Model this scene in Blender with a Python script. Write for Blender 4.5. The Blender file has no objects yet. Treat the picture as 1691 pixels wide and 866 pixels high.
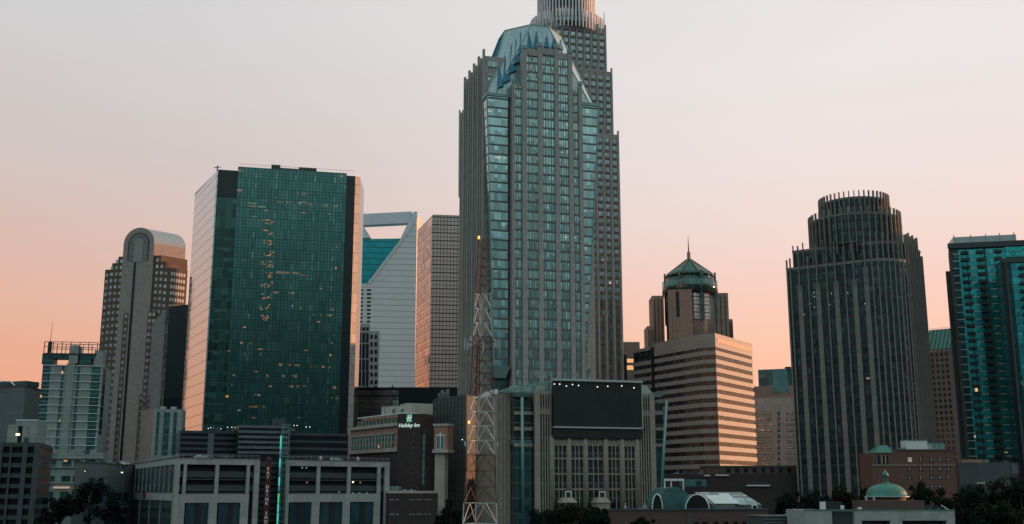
import bpy, math, random
from math import radians, sin, cos, tan, atan, pi, sqrt, floor
from mathutils import Vector, Matrix
from mathutils.bvhtree import BVHTree
random.seed(7)
C = bpy.context.scene
COL = C.collection

# ------------------------------------------------------------------ camera
F, CX, CY, HZ = 1800.0, 845.5, 433.0, 812.0     # photo pixels
PITCH = atan((HZ - CY) / F); cp, sp = cos(PITCH), sin(PITCH)
H = 18.0
cam = bpy.data.cameras.new('camera'); cam_o = bpy.data.objects.new('camera', cam); COL.objects.link(cam_o)
cam_o.location = (0, 0, H); cam_o.rotation_euler = (pi/2 + PITCH, 0, 0)
cam.sensor_width = 36; cam.lens = 36 * F / 1691; cam.clip_start = 1; cam.clip_end = 20000
C.camera = cam_o
# ------------------------------------------------------------------ view
C.view_settings.view_transform = 'Standard'; C.view_settings.look = 'None'
C.view_settings.gamma = 1; C.view_settings.exposure = 0.0; C.view_settings.use_curve_mapping = False
C.cycles.max_bounces = 6; C.cycles.use_denoising = True
# ------------------------------------------------------------------ sun
SUN_AZ = radians(18)      # measured from +X towards +Y (behind the skyline, to the right)
SUN_EL = radians(3.2)
sd = Vector((cos(SUN_AZ)*cos(SUN_EL), sin(SUN_AZ)*cos(SUN_EL), sin(SUN_EL)))
sl = bpy.data.lights.new('sun', 'SUN'); sl.energy = 5.0; sl.angle = radians(.6); sl.color = (1, .46, .23)
so = bpy.data.objects.new('sun', sl); COL.objects.link(so)
so.rotation_euler = (-sd).to_track_quat('-Z', 'Y').to_euler(); so.location = (900, 300, 400)

# ------------------------------------------------------------------ node helper
class NT:
    def __init__(self, tree): self.t = tree
    def n(self, typ, **kw):
        nd = self.t.nodes.new(typ)
        for k, v in kw.items(): setattr(nd, k, v)
        return nd
    def link(self, a, b): self.t.links.new(a, b)
    def put(self, sock, v):
        if isinstance(v, bpy.types.NodeSocket): self.link(v, sock)
        elif v is not None: sock.default_value = v
    def m(self, op, a, b=None, c=None):
        nd = self.n('ShaderNodeMath', operation=op)
        self.put(nd.inputs[0], a); self.put(nd.inputs[1], b)
        if c is not None: self.put(nd.inputs[2], c)
        return nd.outputs[0]
    def mix(self, f, a, b):
        nd = self.n('ShaderNodeMix', data_type='RGBA')
        self.put(nd.inputs[0], f)
        for i, v in ((6, a), (7, b)): self.put(nd.inputs[i], (*v, 1) if isinstance(v, tuple) and len(v) == 3 else v)
        return nd.outputs[2]
    def mul(self, col, f):
        nd = self.n('ShaderNodeVectorMath', operation='SCALE'); self.put(nd.inputs[0], col); self.put(nd.inputs['Scale'], f); return nd.outputs[0]
    def vec(self, x, y, z):
        nd = self.n('ShaderNodeCombineXYZ'); self.put(nd.inputs[0], x); self.put(nd.inputs[1], y); self.put(nd.inputs[2], z); return nd.outputs[0]
    def sep(self, v):
        nd = self.n('ShaderNodeSeparateXYZ'); self.put(nd.inputs[0], v); return nd.outputs
    def white(self, v):
        nd = self.n('ShaderNodeTexWhiteNoise', noise_dimensions='3D'); self.put(nd.inputs[0], v); return nd.outputs
    def noise(self, v, scale, detail=3):
        nd = self.n('ShaderNodeTexNoise'); self.put(nd.inputs['Vector'], v); nd.inputs['Scale'].default_value = scale
        nd.inputs['Detail'].default_value = detail; return nd.outputs[0]
    def ramp(self, f, stops):
        nd = self.n('ShaderNodeValToRGB'); self.put(nd.inputs[0], f); e = nd.color_ramp.elements
        while len(e) < len(stops): e.new(.5)
        for el, (p, c) in zip(e, stops): el.position = p; el.color = (*c, 1)
        return nd.outputs[0]
    def smooth(self, v, a, b):
        nd = self.n('ShaderNodeMapRange', interpolation_type='SMOOTHSTEP'); self.put(nd.inputs[0], v)
        nd.inputs[1].default_value = a; nd.inputs[2].default_value = b; return nd.outputs[0]

# ------------------------------------------------------------------ world: after-sunset sky
W = bpy.data.worlds.new('World'); C.world = W; W.use_nodes = True
nt = NT(W.node_tree); W.node_tree.nodes.clear()
tc = nt.n('ShaderNodeTexCoord'); x, y, z = nt.sep(tc.outputs['Generated'])
# glow side of the sky (ahead and to the right, where the sun sets) and the blue-green side behind
zc = nt.m('MAXIMUM', z, 0.0)
def lin(*c): return tuple((v/255/12.92 if v < 10 else ((v/255 + .055)/1.055)**2.4) for v in c)
glow_l = nt.ramp(zc, [(0.0, lin(236, 158, 120)), (.07, lin(236, 166, 133)), (.12, lin(233, 173, 146)), (.197, lin(221, 185, 172)), (.277, lin(208, 194, 191)), (.38, lin(207, 205, 205)), (.45, lin(209, 209, 209)),
    (.60, (.50, .59, .61)), (1.0, (.42, .55, .58))])
glow_r = nt.ramp(zc, [(0.0, lin(252, 172, 134)), (.06, lin(255, 184, 149)), (.12, lin(254, 196, 168)), (.17, lin(249, 206, 190)), (.224, lin(243, 217, 208)), (.277, lin(238, 223, 219)), (.38, lin(234, 228, 227)), (.45, lin(232, 228, 227)),
    (.60, (.56, .64, .65)), (1.0, (.42, .55, .58))])
glow = nt.mix(nt.smooth(x, -.46, .34), glow_l, glow_r)
dusk = nt.ramp(zc, [(0.00, (.010, .028, .038)), (.07, (.032, .066, .082)), (.13, (.092, .15, .168)), (.20, (.22, .33, .35)), (.28, (.38, .51, .53)), (.45, (.62, .81, .84)), (.70, (.55, .71, .75)), (1.0, (.42, .55, .58))])  # unseen sky behind, shaped to fill shaded walls and darken low reflections
side = nt.m('ADD', nt.m('MULTIPLY', x, .26), nt.m('MULTIPLY', y, .96))
w = nt.smooth(side, -.10, .56)
col = nt.mix(w, dusk, glow)
# the horizon to the right is a little pinker, to the left a little more orange
sky = nt.n('ShaderNodeTexSky', sky_type='NISHITA'); sky.sun_disc = False
sky.sun_elevation = SUN_EL; sky.sun_rotation = pi/2 - SUN_AZ; sky.air_density = 1.0; sky.dust_density = 1.0
bg1 = nt.n('ShaderNodeBackground'); wisp = nt.noise(nt.vec(nt.m('MULTIPLY', x, 2.2), nt.m('MULTIPLY', y, 2.2), nt.m('MULTIPLY', z, 9.0)), 1.6, 4)
nt.put(bg1.inputs[0], nt.mul(col, nt.m('ADD', .965, nt.m('MULTIPLY', wisp, .07)))); bg1.inputs[1].default_value = 1.0
bg2 = nt.n('ShaderNodeBackground'); nt.link(sky.outputs[0], bg2.inputs[0]); bg2.inputs[1].default_value = 0.01
add = nt.n('ShaderNodeAddShader'); nt.link(bg1.outputs[0], add.inputs[0]); nt.link(bg2.outputs[0], add.inputs[1])
out = nt.n('ShaderNodeOutputWorld'); nt.link(add.outputs[0], out.inputs[0])

# ------------------------------------------------------------------ materials
def new_mat(name):
    m = bpy.data.materials.new(name); m.use_nodes = True; m.node_tree.nodes.clear()
    k = NT(m.node_tree); b = k.n('ShaderNodeBsdfPrincipled'); o = k.n('ShaderNodeOutputMaterial'); k.link(b.outputs[0], o.inputs[0])
    return m, k, b
def wallcoord(k):
    g = k.n('ShaderNodeNewGeometry'); N = k.sep(g.outputs['True Normal']); P = k.sep(g.outputs['Position'])
    s = k.m('SUBTRACT', k.m('MULTIPLY', P[1], N[0]), k.m('MULTIPLY', P[0], N[1]))
    return g, s, P[2]
def stone(name, col, jw=1.6, jh=1.35, joint=.22, var=.22, rough=.8, streak=.2, metal=0):
    m, k, b = new_mat(name); g, s, z = wallcoord(k); pos = g.outputs['Position']
    n1 = k.noise(pos, .06, 4); n2 = k.noise(pos, 1.3, 3)
    st = k.noise(k.vec(k.m('MULTIPLY', s, 1.2), k.m('MULTIPLY', z, .05), 0), 1.0, 4)
    f = k.m('ADD', 1 - var*.5 - streak*.5, k.m('ADD', k.m('MULTIPLY', n1, var), k.m('MULTIPLY', st, streak)))
    f = k.m('MULTIPLY', f, k.m('ADD', .88, k.m('MULTIPLY', n2, .24)))
    if joint:
        iu = k.m('FLOOR', k.m('DIVIDE', s, jw)); iv = k.m('FLOOR', k.m('DIVIDE', z, jh))
        wn = k.white(k.vec(iu, iv, 3.0))[0]
        f = k.m('MULTIPLY', f, k.m('ADD', .9, k.m('MULTIPLY', wn, .2)))
        ju = k.m('LESS_THAN', k.m('FRACT', k.m('DIVIDE', s, jw)), .07); jv = k.m('LESS_THAN', k.m('FRACT', k.m('DIVIDE', z, jh)), .08)
        f = k.m('MULTIPLY', f, k.m('SUBTRACT', 1.0, k.m('MULTIPLY', k.m('MAXIMUM', ju, jv), joint)))
    c = k.n('ShaderNodeRGB'); c.outputs[0].default_value = (*col, 1)
    k.link(k.mul(c.outputs[0], f), b.inputs['Base Color']); b.inputs['Roughness'].default_value = rough; b.inputs['Metallic'].default_value = metal
    return m
def curtain(name, tint, metal=.8, rough=.07, pw=1.5, ph=3.9, mw=.07, mh=.05, mull=(.03, .035, .035), band=0, bandcol=(.05, .06, .06),
            sub=0, lit=0, litcol=(1, .5, .2), lits=.8, tilt=.012, var=.35, col2=None, pale=0, zo=0, glint=None):
    """glazing: panes, mullions, spandrel bands, each pane a little tilted and tinted by its own amount, a few of them lit"""
    m, k, b = new_mat(name); g, s, z = wallcoord(k)
    u = k.m('DIVIDE', s, pw); v = k.m('DIVIDE', k.m('ADD', z, zo), ph)
    iu, iv, fu, fv = k.m('FLOOR', u), k.m('FLOOR', v), k.m('FRACT', u), k.m('FRACT', v)
    wn = k.white(k.vec(iu, iv, 1.0)); wr = k.white(k.vec(iu, iv, 9.0))[0]
    big = k.noise(k.vec(k.m('MULTIPLY', s, .07), k.m('MULTIPLY', z, .05), 2.0), 1.0, 3)
    f = k.m('SUBTRACT', 1 + var*.25, k.m('MULTIPLY', k.m('ADD', k.m('MULTIPLY', wn[0], .6), k.m('MULTIPLY', big, .7)), var))
    tn = k.n('ShaderNodeRGB'); tn.outputs[0].default_value = (*tint, 1)
    c = k.mul(tn.outputs[0], f)
    if col2: c = k.mix(k.m('MULTIPLY', k.m('GREATER_THAN', wr, .72), .6), c, col2)
    if var >= .4:      # blinds and floor-to-floor differences behind the glass
        wrow = k.white(k.vec(0, iv, 15.0))[0]; c = k.mul(c, k.m('ADD', .82, k.m('MULTIPLY', wrow, .36)))
        bl = k.m('MULTIPLY', k.m('GREATER_THAN', wn[0], .70), k.m('GREATER_THAN', fv, k.m('SUBTRACT', 1.0, k.m('MULTIPLY', wr, .6))))
        tb = k.n('ShaderNodeRGB'); tb.outputs[0].default_value = (*[min(1, v*1.5 + .035) for v in tint], 1); c = k.mix(k.m('MULTIPLY', bl, .55), c, tb.outputs[0])
    metalv = metal
    mask = k.m('MAXIMUM', k.m('LESS_THAN', fu, mw), k.m('LESS_THAN', fv, mh))
    if sub:
        fs = k.m('FRACT', k.m('MULTIPLY', fv, sub)); mask = k.m('MAXIMUM', mask, k.m('LESS_THAN', fs, mh*sub*.55))
    if pale:   # pale interior columns and blinds behind the glass
        fp = k.m('FRACT', k.m('DIVIDE', s, 8.7)); ip = k.m('FLOOR', k.m('DIVIDE', s, 8.7)); wp = k.white(k.vec(ip, iv, 5.0))
        pm = k.m('MULTIPLY', k.m('LESS_THAN', fp, k.m('ADD', .03, k.m('MULTIPLY', wp[0], .05))), k.m('LESS_THAN', fv, k.m('ADD', .2, k.m('MULTIPLY', wp[0], .5))))
        pm = k.m('MULTIPLY', pm, k.m('GREATER_THAN', wp[0], .35))
        c = k.mix(k.m('MULTIPLY', pm, pale), c, (.42, .58, .52))
    if band:
        bm_ = k.m('LESS_THAN', fv, band); c = k.mix(bm_, c, bandcol); metalv = k.m('MULTIPLY', metal, k.m('SUBTRACT', 1.0, k.m('MULTIPLY', bm_, .9)))
        rr = k.m('ADD', rough, k.m('MULTIPLY', bm_, .4)); k.link(rr, b.inputs['Roughness'])
    else: b.inputs['Roughness'].default_value = rough
    c = k.mix(mask, c, mull)
    k.link(c, b.inputs['Base Color'])
    k.link(k.m('MULTIPLY', metalv, k.m('SUBTRACT', 1.0, mask)), b.inputs['Metallic'])
    if tilt:
        d = k.n('ShaderNodeVectorMath', operation='MULTIPLY_ADD')
        sc_ = k.n('ShaderNodeVectorMath', operation='SUBTRACT'); k.link(wn[1], sc_.inputs[0]); sc_.inputs[1].default_value = (.5, .5, .5)
        k.link(sc_.outputs[0], d.inputs[0]); d.inputs[1].default_value = (tilt, tilt, tilt*1.5); k.link(g.outputs['Normal'], d.inputs[2])
        nn = k.n('ShaderNodeVectorMath', operation='NORMALIZE'); k.link(d.outputs[0], nn.inputs[0]); k.link(nn.outputs[0], b.inputs['Normal'])
    if glint:      # ceiling lights and screens seen through the glass, in broken rows
        gp, gcol, gs = glint
        ig = k.m('FLOOR', k.m('DIVIDE', s, 1.3)); wg = k.white(k.vec(ig, iv, 33.0)); wrow = k.white(k.vec(k.m('FLOOR', k.m('DIVIDE', s, 14.0)), iv, 41.0))
        clus = k.smooth(k.noise(k.vec(k.m('MULTIPLY', s, .09), k.m('MULTIPLY', z, .06), 7.0), 1.0, 2), .42, .62)
        on = k.m('GREATER_THAN', wg[0], k.m('SUBTRACT', 1.0, k.m('MULTIPLY', clus, k.m('MULTIPLY', k.m('GREATER_THAN', wrow[0], .68), gp*2.6))))
        y0 = k.m('ADD', .35, k.m('MULTIPLY', wrow[0], .35)); bandm = k.m('MULTIPLY', k.m('GREATER_THAN', fv, y0), k.m('LESS_THAN', fv, k.m('ADD', y0, k.m('ADD', .06, k.m('MULTIPLY', wg[0], .14)))))
        b.inputs['Emission Color'].default_value = (*gcol, 1)
        k.link(k.m('MULTIPLY', k.m('MULTIPLY', on, bandm), k.m('MULTIPLY', wr, gs)), b.inputs['Emission Strength'])
    elif lit:
        w2 = k.white(k.vec(iu, iv, 21.0))
        on = k.m('GREATER_THAN', w2[0], 1 - lit)
        lo = k.m('MULTIPLY', k.m('GREATER_THAN', fv, .45), k.m('LESS_THAN', fv, k.m('ADD', .5, k.m('MULTIPLY', wr, .4))))
        e = k.m('MULTIPLY', k.m('MULTIPLY', on, lo), k.m('MULTIPLY', k.m('SUBTRACT', 1.0, mask), lits))
        b.inputs['Emission Color'].default_value = (*litcol, 1); k.link(k.m('MULTIPLY', e, k.m('ADD', .3, wr)), b.inputs['Emission Strength'])
    return m
def plain(name, col, rough=.6, metal=0, var=.2, scale=.8):
    m, k, b = new_mat(name); g = k.n('ShaderNodeNewGeometry'); n = k.noise(g.outputs['Position'], scale, 4)
    c = k.n('ShaderNodeRGB'); c.outputs[0].default_value = (*col, 1)
    k.link(k.mul(c.outputs[0], k.m('ADD', 1 - var, k.m('MULTIPLY', n, 2*var))), b.inputs['Base Color'])
    b.inputs['Roughness'].default_value = rough; b.inputs['Metallic'].default_value = metal; return m
def lamp(name, col, s):
    m, k, b = new_mat(name); b.inputs['Base Color'].default_value = (.1, .1, .1, 1)
    b.inputs['Emission Color'].default_value = (*col, 1); b.inputs['Emission Strength'].default_value = s; return m
def lines(name, col, dark, ph=3.9, fr=.12, rough=.5, metal=0, var=.15):
    """cladding with a darker joint at every floor"""
    m, k, b = new_mat(name); g, s, z = wallcoord(k); fv = k.m('FRACT', k.m('DIVIDE', z, ph)); iv = k.m('FLOOR', k.m('DIVIDE', z, ph)); iu = k.m('FLOOR', k.m('DIVIDE', s, 3.0))
    wn = k.white(k.vec(iu, iv, 4.0))[0]
    c = k.n('ShaderNodeRGB'); c.outputs[0].default_value = (*col, 1)
    c2 = k.mul(c.outputs[0], k.m('ADD', 1 - var, k.m('MULTIPLY', wn, 2*var)))
    c3 = k.mix(k.m('LESS_THAN', fv, fr), c2, dark); k.link(c3, b.inputs['Base Color'])
    b.inputs['Roughness'].default_value = rough; b.inputs['Metallic'].default_value = metal; return m

M = {}
M['asphalt'] = plain('asphalt', (.035, .04, .042), .9)
M['tar'] = plain('tar_roof', (.05, .055, .055), .9)
M['steel'] = plain('pale_steel', (.42, .45, .44), .45, .3)
M['dark_steel'] = plain('dark_steel', (.03, .035, .035), .5, .3)
M['white'] = plain('white_paint', (.68, .69, .66), .55)
M['mint'] = plain('mint_metal', (.20, .33, .30), .45, .2)
M['redpaint'] = plain('red_paint', (.12, .035, .028), .6)
M['warm'] = lamp('warm_lamp', (1, .72, .45), 2.2)
M['amber'] = lamp('amber_lamp', (1, .38, .08), 3.0)
M['coldlamp'] = lamp('cold_lamp', (.9, 1, .95), 1.6)

# ------------------------------------------------------------------ geometry helpers
def ratio(px, py):
    u = (px - CX)/F; v = (CY - py)/F; den = cp - v*sp
    return u/den, (sp + v*cp)/den
def pt(px, py, Y):
    a, b = ratio(px, py); return Vector((a*Y, Y, H + b*Y))
def corner(px, py, Y): return Vector((ratio(px, py)[0]*Y, Y))
def hit(p, d, px, py):
    r = ratio(px, py)[0]; return (r*p.y - p.x)/(d.x - r*d.y)
def unit(x, y): return Vector((x, y)).normalized()
def zat(px, py, Y): return H + ratio(px, py)[1]*Y

def thing(name, label, cat, loc, group=None, kind=None):
    o = bpy.data.objects.new(name, None); COL.objects.link(o); o.location = Vector((loc[0], loc[1], loc[2] if len(loc) > 2 else 0))
    o['label'] = label; o['category'] = cat
    if group: o['group'] = group
    if kind: o['kind'] = kind
    o.empty_display_size = 2
    return o
def wloc(o):
    v = Vector((0, 0, 0))
    while o is not None: v += o.location; o = o.parent
    return v
class MB:
    def __init__(self): self.v = []; self.f = []; self.smooth = []
    def add(self, vs, fs, sm=False):
        n = len(self.v); self.v += [tuple(p) for p in vs]; self.f += [tuple(i + n for i in q) for q in fs]; self.smooth += [sm]*len(fs); return self
    def box(self, x0, x1, y0, y1, z0, z1):
        vs = [(x, y, z) for z in (z0, z1) for y in (y0, y1) for x in (x0, x1)]
        return self.add(vs, [(0, 2, 3, 1), (4, 5, 7, 6), (0, 1, 5, 4), (2, 6, 7, 3), (0, 4, 6, 2), (1, 3, 7, 5)])
    def prism(self, poly, z0, z1, top=None):
        """poly: counter-clockwise plan outline; top: outline at z1 (same count)"""
        top = top or poly; n = len(poly)
        vs = [(p[0], p[1], z0) for p in poly] + [(p[0], p[1], z1) for p in top]
        return self.add(vs, [tuple(range(n))[::-1], tuple(range(n, 2*n))] + [(i, (i+1) % n, n + (i+1) % n, n + i) for i in range(n)])
    def beam(self, a, b, r, n=4, r2=None):
        a, b = Vector(a), Vector(b); d = (b - a).normalized(); r2 = r if r2 is None else r2
        up = Vector((0, 0, 1)) if abs(d.z) < .9 else Vector((1, 0, 0)); e = d.cross(up).normalized(); g = d.cross(e)
        vs = []
        for p, rr in ((a, r), (b, r2)):
            for i in range(n):
                t = 2*pi*(i + .5)/n; vs.append(p + e*rr*cos(t) + g*rr*sin(t))
        return self.add(vs, [tuple(range(n)), tuple(range(2*n-1, n-1, -1))] + [(i, n+i, n+(i+1) % n, (i+1) % n) for i in range(n)], n > 5)
    def lathe(self, c, prof, n=24):
        vs = []; fs = []
        for r, z in prof:
            for i in range(n): vs.append((c[0] + r*cos(2*pi*i/n), c[1] + r*sin(2*pi*i/n), z))
        for j in range(len(prof)-1):
            for i in range(n): fs.append((j*n+i, j*n+(i+1) % n, (j+1)*n+(i+1) % n, (j+1)*n+i))
        fs.append(tuple(range(n))[::-1]); fs.append(tuple(range((len(prof)-1)*n, len(prof)*n)))
        return self.add(vs, fs, True)
    def mesh(self, name, mat, off=Vector((0, 0, 0))):
        me = bpy.data.meshes.new(name); me.from_pydata([(p[0]-off[0], p[1]-off[1], p[2]-off[2]) for p in self.v], [], self.f)
        me.polygons.foreach_set('use_smooth', self.smooth); me.update(); me.validate()
        if mat is not None: me.materials.append(mat)
        return me
    def build(self, name, mat, parent=None, at=None):
        off = wloc(parent) if parent is not None else Vector(at if at is not None else (0, 0, 0))
        o = bpy.data.objects.new(name, self.mesh(name, mat, off)); COL.objects.link(o)
        if parent is not None: o.parent = parent
        else: o.location = off
        return o
def tag(o, label, cat, group=None, kind=None):
    o['label'] = label; o['category'] = cat
    if group: o['group'] = group
    if kind: o['kind'] = kind
    return o
class Face:
    """a vertical wall plane from plan point a to b, left to right as seen from outside"""
    def __init__(s, a, b):
        s.a, s.b = Vector(a), Vector(b); s.d = (s.b - s.a).normalized(); s.L = (s.b - s.a).length; s.n = Vector((s.d.y, -s.d.x)); s.rz = math.atan2(s.d.y, s.d.x)
    def s_(s, px, py): return hit(s.a, s.d, px, py)
    def z_(s, px, py): q = s.a + s.d*s.s_(px, py); return zat(px, py, q.y)
    def r(s, x0, y0, x1, y1):
        ym, xm = (y0+y1)/2, (x0+x1)/2
        return s.s_(x0, ym), s.s_(x1, ym), s.z_(xm, y1), s.z_(xm, y0)
    def p(s, u, z, d=0): q = s.a + s.d*u + s.n*d; return Vector((q.x, q.y, z))
    def box(s, mb, s0, s1, z0, z1, d0, d1):
        vs = [s.p(u, z, d) for z in (z0, z1) for d in (d1, d0) for u in (s0, s1)]
        return mb.add(vs, [(0, 2, 3, 1), (4, 5, 7, 6), (0, 1, 5, 4), (2, 6, 7, 3), (0, 4, 6, 2), (1, 3, 7, 5)])
    def one(s, name, mat, parent, s0, s1, z0, z1, d0, d1): mb = MB(); s.box(mb, s0, s1, z0, z1, d0, d1); return mb.build(name, mat, parent)
    def poly(s, mb, pts, d0, d1, px=True):
        """extrude an outline (clockwise or not) given as photo points on the wall plane or as (s,z)"""
        q = [(s.s_(*p), s.z_(*p)) for p in pts] if px else pts
        ar = sum(q[i][0]*q[(i+1) % len(q)][1] - q[(i+1) % len(q)][0]*q[i][1] for i in range(len(q)))
        if ar < 0: q = q[::-1]
        n = len(q); vs = [s.p(u, z, d1) for u, z in q] + [s.p(u, z, d0) for u, z in q]
        return mb.add(vs, [tuple(range(n)), tuple(range(n, 2*n))[::-1]] + [(i, n+i, n+(i+1) % n, (i+1) % n) for i in range(n)])
    def rep(s, name, proto, parent, u, z, d=0):
        """a copy of a part whose mesh is drawn in wall coordinates (x along, -y out, z up)"""
        o = bpy.data.objects.new(name, proto); COL.objects.link(o); o.parent = parent
        o.location = s.p(u, z, d) - wloc(parent); o.rotation_euler = (0, 0, s.rz); return o
def bxm(name, mat, w, h, d0, d1):   # a box mesh in wall coordinates, d outwards
    return MB().box(0, w, -d1, -d0, 0, h).mesh(name, mat)
def windows(name, items, parent, limit=100):
    """items: (face, s0, s1, z0, z1, d0, d1, mat); the first hundred are parts of their own"""
    cache = {}
    for f, s0, s1, z0, z1, d0, d1, mat in items[:limit]:
        key = (round(s1-s0, 2), round(z1-z0, 2), round(d0, 2), round(d1, 2), mat.name)
        if key not in cache: cache[key] = bxm(name, mat, key[0], key[1], d0, d1)
        f.rep(name, cache[key], parent, s0, z0)
    rest = items[limit:]
    if rest:
        by = {}
        for it in rest: by.setdefault(it[7].name, []).append(it)
        for mn, its in by.items():
            mb = MB()
            for f, s0, s1, z0, z1, d0, d1, mat in its: f.box(mb, s0, s1, z0, z1, d0, d1)
            o = mb.build(name + '_rows', its[0][7], parent); o['kind'] = 'stuff'
def ringpoly(c, r, n, a0=0): return [(c[0] + r*cos(a0 + 2*pi*i/n), c[1] + r*sin(a0 + 2*pi*i/n)) for i in range(n)]
def inset(poly, k):
    """move every edge of a counter-clockwise outline outwards by k"""
    n = len(poly); out = []
    for i in range(n):
        a, b, c_ = Vector(poly[i-1]), Vector(poly[i]), Vector(poly[(i+1) % n])
        d1, d2 = (b-a).normalized(), (c_-b).normalized(); n1, n2 = Vector((d1.y, -d1.x)), Vector((d2.y, -d2.x))
        bis = (n1 + n2); out.append(b + bis*(k/max(.3, bis.dot(n1))))
    return out

# ------------------------------------------------------------------ ground
g = MB(); g.add([(-9000, -3000, 0), (9000, -3000, 0), (9000, 14000, 0), (-9000, 14000, 0)], [(0, 1, 2, 3)])
go = g.build('ground', M['asphalt']); tag(go, 'dark asphalt ground under the whole city', 'ground', kind='structure')

# ================================================================== the tall flared tower with the blue-green crown
M['hstone'] = stone('brown_granite', (.38, .355, .325), 1.7, 1.4, .25)
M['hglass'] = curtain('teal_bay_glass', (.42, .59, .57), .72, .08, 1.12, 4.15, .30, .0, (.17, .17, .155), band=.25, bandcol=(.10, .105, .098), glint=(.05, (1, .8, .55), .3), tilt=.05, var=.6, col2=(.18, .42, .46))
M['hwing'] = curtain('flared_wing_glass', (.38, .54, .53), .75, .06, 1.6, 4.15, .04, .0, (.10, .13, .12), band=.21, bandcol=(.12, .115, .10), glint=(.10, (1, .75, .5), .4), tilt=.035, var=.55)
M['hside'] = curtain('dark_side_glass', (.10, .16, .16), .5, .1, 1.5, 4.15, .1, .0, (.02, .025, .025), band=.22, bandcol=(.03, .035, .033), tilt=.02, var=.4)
M['crownlight'] = curtain('crown_panels', (.40, .52, .54), .35, .22, 2.2, 2.6, .07, .05, (.13, .2, .2), tilt=.03, var=.25)
M['crownblue'] = curtain('crown_blue_glass', (.010, .17, .26), .2, .3, 2.2, 2.6, .05, .05, (.03, .12, .15), tilt=.03, var=.3)
d, e = unit(.96, .28), unit(-.28, .96)
FL = corner(806, 160, 440)
Q = lambda s, k: FL + d*s + e*k
fF = Face(Q(0, 0), Q(52, 0))
T = thing('flared_tower', 'tall brown granite tower with flared glass corners and a pleated blue-green crown', 'skyscraper', Q(26, 25))
s0, s1 = fF.s_(845, 380), fF.s_(962, 380)
zwing = fF.z_(826, 157); zb = fF.z_(830, 604); zshould = fF.z_(905, 146); zgab = fF.z_(905, 90); zleft = zat(790, 92, Q(0, 9).y)
sA, sB = fF.s_(863, 120), fF.s_(946, 120)
mb = MB()
mb.prism([Q(s0, .6), Q(s1, .6), Q(s1, 50), Q(s0, 50)], 0, zshould)
mb.prism([Q(sA, .6), Q(sB, .6), Q(sB, 14), Q(sA, 14)], zshould, zgab)
mb.prism([Q(.9, 9), Q(s0, 9), Q(s0, 44), Q(.9, 44)], 0, zleft)
mb.prism([Q(s1, 9), Q(50.5, 9), Q(50.5, 44), Q(s1, 44)], 0, zleft - 18)
mb.prism([Q(1.2, 44), Q(s0, 44), Q(s0, 53), Q(1.2, 53)], 0, zat(760, 187, Q(0, 50).y))
mb.build('granite_body', M['hstone'], T)
# front bays: glazing strips between granite piers
strips = [(849, 861.5, 143), (869.5, 888, 96), (895.5, 916.5, 92), (923.5, 939.5, 97), (946.5, 956.5, 145)]
gz = []
for x0, x1, yt in strips:
    a, b = fF.s_(x0, 380), fF.s_(x1, 380)
    fF.one('glazing_strip', M['hglass'], T, a, b, zb - 18, fF.z_((x0+x1)/2, yt), .6, .75); gz.append((a, b))
edges = [s0 - .1] + [v for p in gz for v in p] + [s1 + .1]
ptop = [138, 83, 79, 82, 90, 143]
for i in range(6):
    a, b = edges[2*i], edges[2*i+1]; xm = [847, 865, 892, 920, 943, 960][i]; zt_ = fF.z_(xm, ptop[i])
    fF.one('pier', M['hstone'], T, a, b, 0, zt_, .6, 1.5)
    fF.one('pier_cap', M['mint'], T, a - .15, b + .15, zt_, zt_ + 1.6, .3, 1.8)
for (a, b), yt, i in zip(gz, [143, 96, 92, 97, 145], range(5)):     # pointed tracery in the bay heads
    zt_ = fF.z_(900, yt); mb = MB(); mid = (a+b)/2; hgt = 11 if i in (1, 2, 3) else 8
    for q in (a, b): mb.beam(fF.p(q, zt_ - hgt, .85), fF.p(mid, zt_, .85), .17)
    for k in (1, 2, 3): u = a + (b-a)*k/4; mb.beam(fF.p(u, zb - 10, .82), fF.p(u, zt_ - .5, .82), .1 if k != 2 else .16)
    mb.build('bay_tracery', M['hstone'], T)
for i in (1, 2, 3):
    a, b = gz[i]; zt_ = fF.z_(900, strips[i][2]); fF.one('gable_band', M['hstone'], T, a, b, zt_, zt_ + 3, .4, 1.1)
# flared glass corner wings
zt = zwing
wl = MB(); wl.prism([Q(3.6, 2.2), Q(s0 - .6, 2.2), Q(s0 - .6, 9), Q(3.6, 9)], zb, zt, [Q(.1, 2.2), Q(s0 - .6, 2.2), Q(s0 - .6, 9), Q(.1, 9)])
wl.build('flared_wing', M['hwing'], T)
b0 = fF.s_(972, 606)
R_ = fF.s_(992, 165)
wr = MB(); wr.prism([Q(s1 + .4, 2.2), Q(b0, 2.2), Q(b0, 9), Q(s1 + .4, 9)], zb, zt, [Q(s1 + .4, 2.2), Q(R_, 2.2), Q(R_, 9), Q(s1 + .4, 9)])
wr.build('flared_wing', M['hwing'], T)
for (u0, u1) in ((3.6, .1), (b0, R_)):
    m_ = MB(); p0, p1 = Q(u0, 2.2), Q(u1, 2.2); m_.beam((p0.x, p0.y, zb), (p1.x, p1.y, zt + .5), .42); m_.build('corner_mullion', M['mint'], T)
    m_ = MB(); c0 = Q(u0 + (2.5 if u0 < 20 else -2.5), 3); m_.prism(ringpoly(c0, 3.0, 4, radians(60)), zb - 5, zb - .3, ringpoly(c0, 5.2, 4, radians(60))); m_.build('wing_bracket', M['mint'], T)
    lo, hi = (4.2, s0 - .5) if u0 < 20 else (s1 + .4, b0 - .5)
    m_ = MB(); m_.prism([Q(lo, 3), Q(hi, 3), Q(hi, 9), Q(lo, 9)], 0, zb - .2); m_.build('wing_base_glass', M['hside'], T)
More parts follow.
